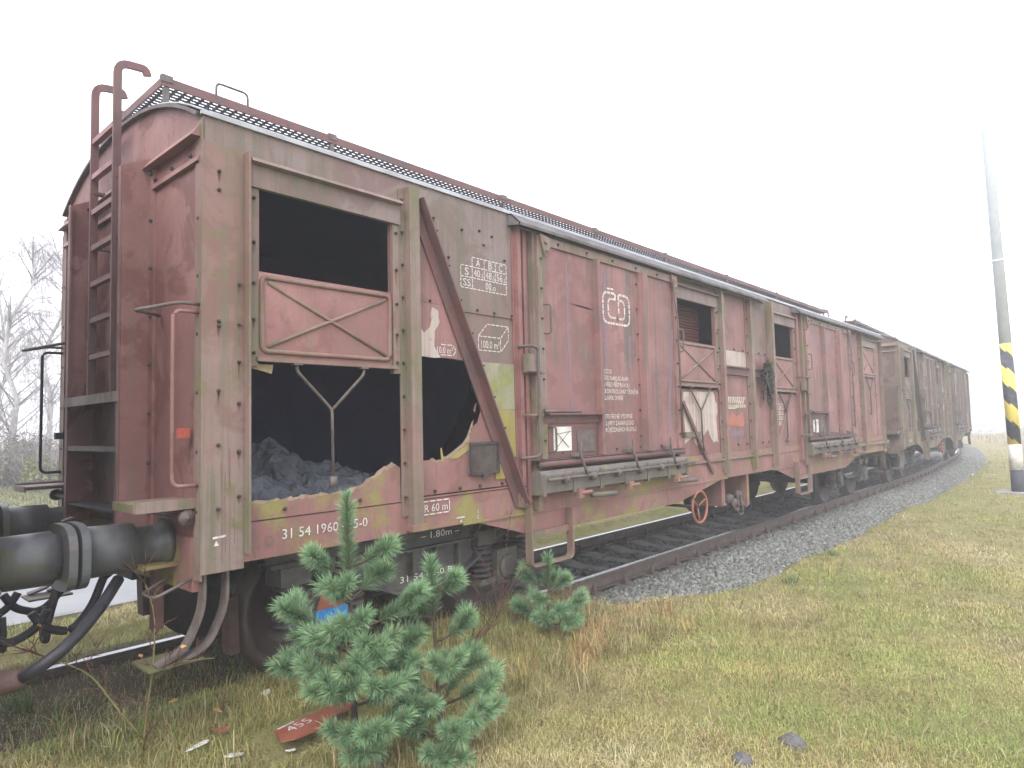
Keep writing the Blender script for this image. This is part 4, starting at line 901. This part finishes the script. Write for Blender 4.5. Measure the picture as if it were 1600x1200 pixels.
# single yellow sedge tufts that stand out of the turf
def tuft(px, py, h, nb_, pal, label):
    gx_, gy_ = GG(px, py); o = clumps('grass_tuft', [(gx_, gy_)], nb_, h, .035, pal, .007)
    del o['kind']; o['label'] = label; o['category'] = 'grass tuft'; o['group'] = 'sedge tufts on the track verge'
    me = o.data; z = float(gz(gx_, gy_)); me.transform(Matrix.Translation((-gx_, -gy_, -z))); o.location = (gx_, gy_, z)
YEL = [(.42, .33, .10), (.36, .28, .07), (.45, .37, .17)]; GRN = [(.10, .17, .05), (.14, .19, .05), (.08, .15, .06)]
tuft(1075, 990, .22, 40, YEL, 'tuft of tall straight straw-yellow sedge blades where the gravel ends')
tuft(1300, 900, .26, 30, YEL, 'straw-coloured grass tuft with stiff splayed blades at the gravel edge beside the track')
tuft(945, 950, .20, 46, GRN, 'bright green broad-bladed tuft beside the near rail')
tuft(1005, 1010, .20, 30, YEL, 'arching golden sedge tuft behind the green tuft by the rail')
tuft(905, 1020, .24, 34, YEL, 'golden drooping grass tuft by the small far pine')
tuft(1235, 912, .17, 90, GRN, 'rounded dense green grass cushion at the edge of the gravel')
tuft(1300, 868, .16, 90, GRN, 'dark green grass cushion growing into the gravel further along the track')
tuft(815, 1075, .26, 34, YEL, 'yellow drooping sedge tuft right of the twin pines')
tuft(330, 1075, .22, 50, [(.20, .12, .07), (.28, .19, .10)], 'brown withered tuft between the bare shrub and the wheel')
tuft(770, 1050, .30, 60, [(.36, .26, .12), (.30, .20, .09)], 'russet dry grass tuft at the foot of the reddish bare stems')
tuft(180, 1185, .26, 44, [(.34, .30, .12), (.2, .22, .07)], 'pale arching grass tuft at the base of the bare shrub below the buffers')
tuft(30, 1110, .22, 50, GRN, 'low green tuft under the end of the loose hose')
tuft(95, 1150, .30, 40, GRN+YEL, 'long green and yellow grass tuft below the dangling hose')

# ------------------------------------------------------------------ young pines
def pine(loc, height, shoots, label, r0=.022, seed=1, tilt=(0, 0)):
    """shoots: (sideways, up, depth) of each tip from the base, sideways = to the right seen from the path, depth = towards the train"""
    rr = np.random.default_rng(seed); rx = np.array([math.sin(YAW), -math.cos(YAW), 0]); fx = np.array([math.cos(YAW), math.sin(YAW), 0])
    T = empty('pine_sapling', loc, label=label, category='pine', group='young pines beside the track')
    tip = np.array([tilt[0], tilt[1], height]); tr = [np.array([0, 0, 0.]), tip*np.array([.3, .3, .35]), tip*np.array([.7, .7, .7]), tip]
    tk = MB().tube(tr, [r0, r0*.8, r0*.5, .004], 8).build('trunk', 'bark', T, True)
    segs = [(tr[2], tip, 1.)]
    for (s_, u, dp) in shoots:
        e = rx*s_+fx*dp+np.array([0, 0, u]); hor = math.hypot(s_, dp); bz = max(.05, u-hor*.55); t = bz/height; base = tip*np.array([t, t, t])
        mid = base*.5+e*.5-np.array([0, 0, .06*hor]); br = MB().tube([base, mid, e], [.009, .007, .003], 6).build('branch', 'bark', T, True)
        segs += [(mid*.72+base*.28, mid*.25+e*.75, .9), (mid*.3+e*.7, e, 1.)]
        for q in range(3):
            sd = np.cross(e-base, [0, 0, 1]); sd = sd/(np.linalg.norm(sd)+1e-6)*(1, -1, .35)[q]; e2 = mid*.35+e*.65+sd*hor*rr.uniform(.25, .42)+(e-base)*.12+np.array([0, 0, rr.uniform(-.01, .07)])
            segs.append((mid*.6+e*.4, e2, .9))
    P, D, Ln, Cc = [], [], [], []
    for a, e, k in segs:
        L = np.linalg.norm(e-a); n = int(L*2500*k)+140; t = rr.random(n)**.8; p = a+(e-a)*t[:, None]; ax = (e-a)/(L+1e-6)
        r_ = rr.normal(size=(n, 3)); r_ -= (r_@ax)[:, None]*ax; r_ /= np.linalg.norm(r_, axis=1, keepdims=True)
        fw = rr.uniform(.35, 1.15, n)+np.where(t > .9, 1.0, 0); d = r_+ax*fw[:, None]; d /= np.linalg.norm(d, axis=1, keepdims=True); d[:, 2] += .12
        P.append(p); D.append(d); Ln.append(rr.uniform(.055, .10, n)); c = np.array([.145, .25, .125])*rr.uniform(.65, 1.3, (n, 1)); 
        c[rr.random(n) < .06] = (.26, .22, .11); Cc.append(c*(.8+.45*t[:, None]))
    P = np.concatenate(P); D = np.concatenate(D); Ln = np.concatenate(Ln); Cc = np.concatenate(Cc); n = len(P)
    sd = np.cross(D, rr.normal(size=(n, 3))); sd /= np.linalg.norm(sd, axis=1, keepdims=True); sd *= .00115
    q = P+D*(Ln*.6)[:, None]; e = P+D*Ln[:, None]+np.array([0, 0, -1])*(Ln*.08)[:, None]
    V = np.stack([P-sd, P+sd, q+sd, q-sd, e], 1); o = (np.arange(n)*5)[:, None]
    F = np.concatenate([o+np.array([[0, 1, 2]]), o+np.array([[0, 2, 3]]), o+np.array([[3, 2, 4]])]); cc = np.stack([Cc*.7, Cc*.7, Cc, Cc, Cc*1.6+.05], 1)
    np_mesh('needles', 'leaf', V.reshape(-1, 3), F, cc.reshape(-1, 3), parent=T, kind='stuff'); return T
def at(px, py): x, y = GG(px, py); return (x, y, float(gz(x, y)))
pine(at(556, 1185), 1.48, [(-.24, 1.16, -.05), (.22, 1.20, .0), (-.06, 1.0, -.22), (.10, 1.02, .22), (-.40, .86, .0), (.02, .82, -.28), (.40, .92, .05), (.20, .70, -.22), (-.16, .74, -.2), (-.42, .56, .05), (-.30, .64, .22), (-.05, .50, -.32), (.28, .50, -.25), (.33, .62, .2), (.02, .24, -.25), (.24, .28, -.28), (.1, .12, -.2), (.36, .30, .1), (-.26, .56, -.12), (.12, .62, -.3)], 'taller bushy green pine sapling hiding the first wheel of the red wagon', .022, 3, (-.03, .03))
pine(at(690, 1165), 1.10, [(.12, .98, -.04), (-.16, .86, -.1), (.18, .72, .05), (-.20, .60, -.2), (.08, .55, -.25), (.34, .42, -.05), (.22, .48, .15), (-.12, .36, -.3), (.14, .18, -.3), (.06, .05, -.32), (-.18, .20, -.2), (.30, .28, -.2), (.1, .38, .25), (-.28, .46, .05)], 'shorter pine sapling crowding the taller one beside the bogie', .017, 5, (-.05, .02))
pine(at(858, 985), .62, [(-.22, .48, 0), (.16, .42, .05), (.30, .28, -.05), (-.10, .30, -.12), (.12, .22, -.18), (-.28, .22, .05), (.05, .4, .15), (.22, .12, -.15), (-.05, .15, -.2)], 'small pine sapling growing at the foot step by the near rail', .011, 8)

# ------------------------------------------------------------------ leafless shrubs
def shrub(loc, stems, label, mat='twig', leaves=0, seed=0, rad=.006):
    r = random.Random(seed); T = empty('bare_shrub', loc, label=label, category='shrub', group='leafless shrubs by the track'); tips = []
    for pts in stems:
        pts = [Vector(p) for p in pts]; mb = MB().tube(bend(pts, .12, 3), [rad*(1-.7*i/(len(bend(pts, .12, 3))-1)) for i in range(len(bend(pts, .12, 3)))], 6)
        st = mb.build('stem', mat, T, True)
        tw = MB()
        for i in range(1, len(pts)):
            for q in range(4):
                p = pts[i-1].lerp(pts[i], r.random()); d = Vector((r.uniform(-1, 1), r.uniform(-1, 1), r.uniform(.1, 1.1))).normalized()*r.uniform(.07, .22)
                m_ = p+d*.5+Vector((r.uniform(-.02, .02), r.uniform(-.02, .02), .01)); e = p+d; tw.tube([p, m_, e], [rad*.42, rad*.33, rad*.15], 5); tips.append(e)
                for _ in range(2): f = d.length*.5; tw.tube([m_, m_+(d.normalized()+Vector((r.uniform(-1, 1), r.uniform(-1, 1), r.uniform(-.3, .8)))).normalized()*f], [rad*.27, rad*.12], 4)
        tw.build('twigs', 'twig', st, True, kind='stuff')
    for i in range(leaves):
        p = r.choice(tips); a = Vector((r.uniform(-1, 1), r.uniform(-1, 1), r.uniform(-1, 1))).normalized()*.02; c = a.orthogonal().normalized()*.013
        MB().add([p, p+a*.6+c, p+a*1.7, p+a*.6-c, p+a*.8+a.cross(c)*8], [(0, 1, 4), (1, 2, 4), (2, 3, 4), (3, 0, 4)]).build('leaf', 'dead_leaf', T)
    return T
plain('dead_leaf', (.42, .26, .09), .7, c2=(.30, .15, .06), scale=14)
def rel(px, py, base, dist=0.): # point above the base at the same distance from the camera
    v = _ray(px, py); f2 = np.array([math.cos(YAW), math.sin(YAW), 0]); dep = (np.array(base)-CAM)@f2+dist; t = dep/(v@f2); return tuple(CAM+t*v-np.array(base))
b0 = at(222, 1190)
shrub(b0, [[(0, 0, 0), rel(228, 1120, b0), rel(240, 1040, b0), rel(243, 960, b0, .03), rel(225, 905, b0, .05)], [rel(225, 1155, b0), rel(185, 1110, b0, -.05), rel(140, 1050, b0, -.08), rel(80, 1030, b0, -.1), rel(10, 1005, b0, -.12)], [rel(243, 1060, b0), rel(270, 1035, b0, .03), rel(335, 1028, b0, .06)]], 'spindly leafless shrub with red twigs and a few yellow leaves below the buffers', 'twig_green', 4, 3, .0075)
b0 = at(735, 1015)
shrub(b0, [[(0, 0, 0), rel(745, 950, b0), rel(750, 920, b0), rel(715, 905, b0)], [(0.02, 0, 0), rel(783, 960, b0), rel(790, 860, b0, .05), rel(800, 790, b0, .05)], [(0, .02, 0), rel(780, 960, b0), rel(768, 900, b0), rel(735, 845, b0)], [(0, .02, 0), rel(770, 960, b0), rel(810, 900, b0), rel(830, 880, b0)]], 'leafless shrub of thin reddish stems in front of the second wheel', 'twig', 1, 9, .0055)

# ------------------------------------------------------------------ litter and stones 
def flat(name, pts, z, th, mat, label, cat, tilt=(0, 0), **kw):
    cx = sum(p[0] for p in pts)/len(pts); cy = sum(p[1] for p in pts)/len(pts)
    o = MB().prism([(p[0]-cx, p[1]-cy) for p in pts], 0, th, 'z').build(name, mat, None, label=label, category=cat, **kw); o.location = (cx, cy, z); o.rotation_euler = (tilt[0], tilt[1], 0); return o
bp = [GG(px, py, .06) for px, py in ((428, 1141), (518, 1096), (548, 1092), (556, 1104), (520, 1125), (500, 1150), (462, 1165), (440, 1168))]
cz = float(gz(BX, BY))+.06
bd = flat('painted_board', bp, cz, .012, 'board_red', 'broken red painted board with white 455 lying in the grass', 'board')
c0 = Vector((bd.location.x, bd.location.y)); u = (Vector(GG(515, 1098, .06))-Vector(GG(436, 1143, .06))).normalized(); pv = Vector((-u.y, u.x))
t = MB(); v, f = text_geo('455'); k = .072; o0 = Vector(GG(455, 1150, .06))-c0
t.add([tuple(list(o0+u*p[0]*k*1.15+pv*p[1]*k)+[.0145]) for p in v], f)
a0 = Vector(GG(430, 1141, .06))-c0; t.add([tuple(list(q)+[.0145]) for q in (a0+u*.01, a0+u*.13, a0+u*.13-pv*.014, a0+u*.01-pv*.014)], [(0, 1, 2, 3)])
t.build('painted_number', 'white', bd)
r = random.Random(5)
for i, (px, py, s_, mt, lb) in enumerate(((310, 1165, .06, 'plate', 'pale flake of peeled panel in the grass below the bare shrub'), (345, 1140, .07, 'board_red', 'red flake of peeled panel in the grass near the painted board'), (415, 1082, .05, 'plate', 'pale paint flake against the pine left of the painted board'), (455, 1172, .035, 'plate', 'small white crumb of paint touching the painted board'), (365, 1180, .05, 'plate', 'thin white paint flake furthest from the wagon'))):
    x, y = GG(px, py, .03); pts = [(x+s_*math.cos(a)*r.uniform(.5, 1.3), y+s_*.6*math.sin(a)*r.uniform(.5, 1.3)) for a in np.linspace(0, 2*math.pi, 9)[:-1]]
    flat('paint_flake', pts, float(gz(x, y))+.028, .006, mt, lb, 'debris', (r.uniform(-.2, .2), r.uniform(-.2, .2)), group='flakes of wagon panel in the grass')
for i, (px, py, s_, lb) in enumerate(((1238, 1164, .075, 'biggest grey stone lying in the meadow'), (1160, 1192, .06, 'grey stone in the meadow beside the biggest one'), (592, 1196, .04, 'brown stone at the foot of the twin pines'))):
    bm = bmesh.new(); bmesh.ops.create_icosphere(bm, subdivisions=2, radius=s_)
    for v in bm.verts: v.co = Vector((v.co.x*1.15, v.co.y, v.co.z*.8))*(1+r.uniform(-.16, .16))
    me = bpy.data.meshes.new('stone'); bm.to_mesh(me); bm.free(); me.materials.append(M['rock']); o = link('stone', me, label=lb, category='stone', group='stones in the grass'); x, y = GG(px, py); o.location = (x, y, float(gz(x, y))+s_*.02)
for i, (px, py, lb) in enumerate(((352, 1112, 'curled orange dead leaf by the red paint flakes'), (340, 1128, 'brown dead leaf beside the red paint flakes'), (272, 1112, 'yellow dead leaf under the bare shrub'), (218, 1072, 'pale yellow leaf near the loose hose'))):
    x, y = GG(px, py); z = float(gz(x, y))+.06
    o = MB().add([(-.03, 0, 0), (0, -.022, .008), (.035, 0, .012), (0, .022, .010), (0, 0, -.006)], [(0, 1, 4), (1, 2, 4), (2, 3, 4), (3, 0, 4)]).build('dead_leaf', 'dead_leaf', None, label=lb, category='leaf', group='dead leaves'); o.location = (x, y, z); o.rotation_euler = (r.uniform(-.6, .6), r.uniform(-.6, .6), r.uniform(0, 6))

# loose hose hanging from the coupling to the ground
hb = Vector((-.12, YM-.32, .84))
def dep(px, py, X): yy, zz = EN(px, py, X); return Vector((X, yy, zz))
pts = [dep(185, 905, -.30), dep(160, 945, -.42), dep(128, 985, -.55), dep(95, 1018, -.66), dep(62, 1043, -.74), dep(30, 1062, -.80)]
hs = MB().tube(bend(pts, .1, 4), .030, 12).build('loose_hose', 'rubber', None, True, label='thick black rubber hose hanging slack from the buffers down to the rail', category='hose')
MB().tube([pts[-1]+(pts[-2]-pts[-1])*.2, pts[-1], dep(0, 1068, -.86), dep(-30, 1072, -.92)], [.036, .05, .058, .05], 12).build('hose_coupling', 'rust', hs, True)

# ------------------------------------------------------------------ inside the broken wagon
def sheet(nx=30, ny=24):
    """crumpled film: jittered grid with sharp folds, left flat shaded"""
    rr = random.Random(21); V = []
    for i in range(nx):
        for j in range(ny):
            u, v = i/(nx-1), j/(ny-1); x = .34+1.5*u+rr.uniform(-.02, .02); y = .36+1.25*v+rr.uniform(-.02, .02)
            h = .06+.34*math.exp(-((u-.40)/.16)**2-((v-.60)/.28)**2)+.17*math.exp(-((u-.12)/.12)**2-((v-.2)/.3)**2)+.16*math.exp(-((u-.70)/.2)**2-((v-.5)/.3)**2)
            e = min(1, 7*min(u, 1-u), 7*min(v, 1-v)); V.append((x, y, 1.19+(h+rr.uniform(-.045, .045)*(1 if rr.random() < .6 else .3))*e))
    F = []
    for i in range(nx-1):
        for j in range(ny-1):
            a, b_, c, d = i*ny+j, (i+1)*ny+j, (i+1)*ny+j+1, i*ny+j+1; F += [(a, b_, c), (a, c, d)] if rr.random() < .5 else [(a, b_, d), (b_, c, d)]
    o = MB().add(V, F).build('plastic_sheet', 'plastic', None, False, label='crumpled bluish plastic sheeting heaped inside the open wagon bay', category='plastic sheet')
    md = o.modifiers.new('folds', 'SUBSURF'); md.subdivision_type = 'SIMPLE'; md.levels = 1; md.render_levels = 1
    tx = bpy.data.textures.new('folds', 'VORONOI'); tx.noise_scale = .09; dm = o.modifiers.new('crumple', 'DISPLACE'); dm.texture = tx; dm.strength = .05; dm.mid_level = .4
sheet()
bxo = MB().box(-.2, .2, -.15, .15, 0, .40).box(-.205, .205, -.155, -.03, .401, .406).build('cardboard_box', 'cardboard', None, label='brown cardboard box behind the plastic sheeting in the wagon', category='box'); bxo.location = (.50, 1.75, 1.18); bxo.rotation_euler.z = .3
for i, (x, y, s_, mt, lb) in enumerate(((.50, .12, .10, 'flake', 'dark red scrap of panel on the wagon floor below the cardboard box'), (.70, .20, .07, 'plate', 'white chip of panel on the wagon floor left of the fork rod'), (.86, .14, .13, 'flake', 'long red scrap of panel on the wagon floor behind the fork rod'), (1.05, .22, .06, 'plate', 'white strip of panel on the wagon floor right of the fork rod'), (1.20, .16, .12, 'flake', 'red scrap of panel propped against the torn board'), (.40, .24, .05, 'floorwood', 'brown wood crumb on the floor in the wagon bay corner'))):
    flat('panel_scrap', [(x+s_*math.cos(a)*r.uniform(.4, 1.4), y+s_*.4*math.sin(a)*r.uniform(.5, 1.3)) for a in np.linspace(0, 2*math.pi, 8)[:-1]], 1.19+.008*i, .006, mt, lb, 'debris', (r.uniform(-.1, .1), r.uniform(-.1, .1)), group='scraps on the wagon floor')
# tangle of dark netting hanging from the side beam
nt = MB(); rn = random.Random(11)
for i in range(44):
    x = 8.14+rn.gauss(0, .05); z1 = rn.uniform(2.35, 2.56); L = rn.uniform(.15, .55); p = [(x+rn.gauss(0, .05), -.10+rn.gauss(0, .025), z1-L*t+rn.gauss(0, .02)) for t in np.linspace(0, 1, 6)]
    nt.tube(p, rn.uniform(.004, .011), 5)
for i in range(16):
    x = 8.12+rn.gauss(0, .04); z = rn.uniform(2.1, 2.5); p = [Vector((x+rn.gauss(0, .09), -.11+rn.gauss(0, .03), z+rn.gauss(0, .12))) for _ in range(4)]; nt.add(p, [(0, 1, 2), (0, 2, 3)])
nt.build('netting_tangle', 'netting', None, True, label='tangled dark mossy netting hanging from the wagon side beam', category='netting')

# ------------------------------------------------------------------ striped pole
px, py = G(1592, 771, -.24); pz = float(gz(px, py))
b = NB('pole_stripes'); xx, yy, zz = b.sep(); at2 = b.math('ARCTAN2', yy, xx)
ph = b.math('ADD', b.math('MULTIPLY', zz, 1/.86), b.math('MULTIPLY', at2, .085*2))
fr_ = b.math('FRACT', ph, 0); st = b.math('GREATER_THAN', fr_, .5)
col = b.mix(st, (.035, .038, .055), (.78, .62, .12)); col = b.mix(b.ramp(b.noise(9, 5), .45, .75, .25), col, (.3, .28, .2)); b.fin(col, .55, spec=.4)
plain('pole_black', (.045, .048, .06), .6, scale=6); plain('pole_pale', (.60, .64, .67), .5, c2=(.54, .58, .62), scale=3)
PT = empty('striped_pole', (px, py, pz), label='tall pale pole with black and yellow diagonal warning stripes on the meadow', category='pole')
def cyl(z0, z1, r0, r1, mat, name): return MB().lathe([(z0, r0), (z1, r1)], (0, 0, 0), (0, 0, 1), 72).build(name, mat, PT, True)
PT.rotation_euler = (-.015, -.0133, 0)
cyl(-.2, .56, .142, .140, 'pole_black', 'base_band'); cyl(.561, 1.17, .140, .137, 'plate', 'white_band'); cyl(1.171, 3.62, .136, .13, 'pole_stripes', 'stripe_band'); cyl(3.621, 17.2, .128, .07, 'pole_pale', 'shaft')
for z in (5.65,): MB().lathe([(z, .132), (z+.04, .132)], (0, 0, 0), (0, 0, 1), 20).build('clamp_ring', 'pole_pale', PT, True)
t = MB(); v, f = text_geo('13'); t.add([tuple(Matrix.Rotation(-2.6, 3, 'Z')@Vector((p[0]*.12-.06, -.176, .95+p[1]*.1))) for p in v], f) if False else None
x, y = G(1560, 773, -.24); flat('concrete_slab', [(px-.5, py-.45), (px+.3, py-.42), (px+.35, py+.38), (px-.45, py+.42)], pz-.02, .06, 'kerb', 'weathered concrete slab in the grass at the foot of the striped pole', 'slab')

# ------------------------------------------------------------------ trees beyond the paved yard
def birch(loc, h, seed, label):
    r = random.Random(seed); T = empty('birch_tree', loc, label=label, category='tree', group='bare birches beyond the paved yard')
    tr = [Vector((r.uniform(-.1, .1)*i, r.uniform(-.1, .1)*i, h*i/6)) for i in range(7)]
    MB().tube(tr, [.11*(1-i/6.5)+.012 for i in range(7)], 8).build('trunk', 'birch_bark', T, True)
    br = MB(); tw = MB()
    for i in range(46):
        t = r.uniform(.16, .98)*6; k = min(5, int(t)); p = tr[k].lerp(tr[k+1], t-k); a = r.uniform(0, 6.28); L = (1.1-.11*t)*h*.30*r.uniform(.6, 1.2)
        q = p+Vector((math.cos(a)*L*.55, math.sin(a)*L*.55, L*.55)); e = q+Vector((math.cos(a)*L*.5, math.sin(a)*L*.5, -L*.05)); br.tube([p, q, e], [.022, .014, .006], 5)
        for j in range(15):
            s0 = p.lerp(q, r.uniform(.3, 1)) if r.random() < .4 else q.lerp(e, r.random()); d = Vector((r.uniform(-.5, .5), r.uniform(-.5, .5), .1)); s1 = s0+d*r.uniform(.4, 1.); s2 = s1+Vector((d.x*.3, d.y*.3, -r.uniform(.2, .9))); tw.tube([s0, s1, s2], [.006, .0045, .003], 3)
            for _ in range(3): s3 = s1.lerp(s2, r.random()); tw.tube([s3, s3+Vector((r.uniform(-.25, .25), r.uniform(-.25, .25), -r.uniform(.15, .5)))], [.0035, .002], 3)
    br.build('limbs', 'birch_twig', T, True); tw.build('crown', 'birch_twig', T, True, kind='stuff')
def gl(px, Y_): # ground point on the line of sight of a column at a given Y
    v = _ray(px, 700); t = (Y_-CAM[1])/v[1]; x = CAM[0]+t*v[0]; return (x, Y_, float(gz(x, Y_)))
birch(gl(20, 24), 8.2, 3, 'slender bare birch with a pale trunk rising behind the handrails'); birch(gl(75, 27), 9.2, 5, 'taller drooping birch half hidden by the wagon end'); birch(gl(-4, 30), 8.6, 8, 'fainter bare birch farthest back beyond the paved yard')
def bush(loc, rx_, h, seed, label, cl):
    r = np.random.default_rng(seed); T = empty('bush', loc, label=label, category='bush', group='bushes beyond the paved yard'); st = MB(); rr_ = random.Random(seed)
    for i in range(90):
        a = rr_.uniform(0, 6.28); q = rr_.random()**.5*rx_; b_ = Vector((math.cos(a)*q*.6, math.sin(a)*q*.5, -.05)); e = Vector((math.cos(a)*q*1.2, math.sin(a)*q, h*rr_.uniform(.5, 1.1))); m_ = b_.lerp(e, .5)+Vector((rr_.uniform(-.15, .15), rr_.uniform(-.15, .15), 0)); st.tube([b_, m_, e], [.012, .008, .003], 3)
        for _ in range(7): p = m_.lerp(e, rr_.random()); st.tube([p, p+Vector((rr_.uniform(-.35, .35), rr_.uniform(-.35, .35), rr_.uniform(0, .4)))], [.005, .002], 3)
    st.build('stems', 'birch_twig', T, True, kind='stuff')
    n = 2600; p = r.normal(size=(n, 3)); p /= np.linalg.norm(p, axis=1, keepdims=True); p *= r.random((n, 1))**.4*(1+.25*np.sin(5*p[:, :1]+seed)); p = p*np.array([rx_, rx_*.8, h*.36])+np.array([0, 0, h*.36])
    s_ = .05; a = r.normal(size=(n, 3))*s_; c = r.normal(size=(n, 3))*s_; V = np.stack([p, p+a, p+a+c], 1); F = np.arange(n*3).reshape(-1, 3); cc = np.repeat(np.array(cl)*r.uniform(.6, 1.3, (n, 1)), 3, 0)
    np_mesh('foliage', 'leaf', V.reshape(-1, 3), F, cc, parent=T, kind='stuff')
for i, (px_, Y_, rx_, h, cl, lb) in enumerate(((5, 22, 1.6, 2.3, (.14, .115, .08), 'brown bush with few leaves at the foot of the birches'), (62, 21.5, 1.5, 2.2, (.15, .13, .075), 'dull brown bush beside the wagon end beyond the yard'), (88, 20.5, 1.1, 1.5, (.20, .20, .05), 'yellow-green low bush close beside the wagon end'))): bush(gl(px_, Y_), rx_, h, i+2, lb, cl)
# grass bank behind the yard
n = 30000; x = rng.uniform(-6, 16, n); y = rng.uniform(17.0, 23, n)
blades('bank_grass', np.stack([x, y, gz(x, y)], -1), rng.uniform(.08, .25, n), np.full(n, .02), rng.uniform(.2, 1, n), np.array([(.13, .155, .05), (.16, .17, .06), (.2, .18, .08)])[rng.integers(0, 3, n)], kind='stuff')
# far wood that only shows as a mass in the fog
P, Cc = [], []
rw = np.random.default_rng(4)
for i in range(230):
    cx = rw.uniform(215, 300); cy = rw.uniform(-170, 110); h = rw.uniform(14, 18.5); k = 260
    p = rw.normal(size=(k, 3)); p /= np.linalg.norm(p, axis=1, keepdims=True); p *= rw.random((k, 1))**.45; P.append(p*np.array([4.5, 4.5, h*.42])+np.array([cx, cy, h*.58])); Cc.append(np.tile(np.array([.10, .11, .10])*rw.uniform(.7, 1.3), (k, 1)))
P = np.concatenate(P); Cc = np.concatenate(Cc); n = len(P); a = rw.normal(size=(n, 3))*.8; c = rw.normal(size=(n, 3))*.8
np_mesh('far_wood', 'leaf', np.stack([P, P+a, P+a+c], 1).reshape(-1, 3), np.arange(n*3).reshape(-1, 3), np.repeat(Cc, 3, 0), kind='stuff')

# ------------------------------------------------------------------ fog
hz = MB().box(-165, 425, -225, 265, -2.2, 19).build('haze', 'iron', None, kind='stuff')
hm = bpy.data.materials.new('fog'); hm.use_nodes = True; hm.node_tree.nodes.clear()
ho = hm.node_tree.nodes.new('ShaderNodeOutputMaterial'); pv_ = hm.node_tree.nodes.new('ShaderNodeVolumePrincipled')
pv_.inputs['Density'].default_value = .0062; pv_.inputs['Color'].default_value = (.93, .95, 1, 1); pv_.inputs['Anisotropy'].default_value = .1
hm.node_tree.links.new(pv_.outputs[0], ho.inputs['Volume']); hz.data.materials.clear(); hz.data.materials.append(hm)
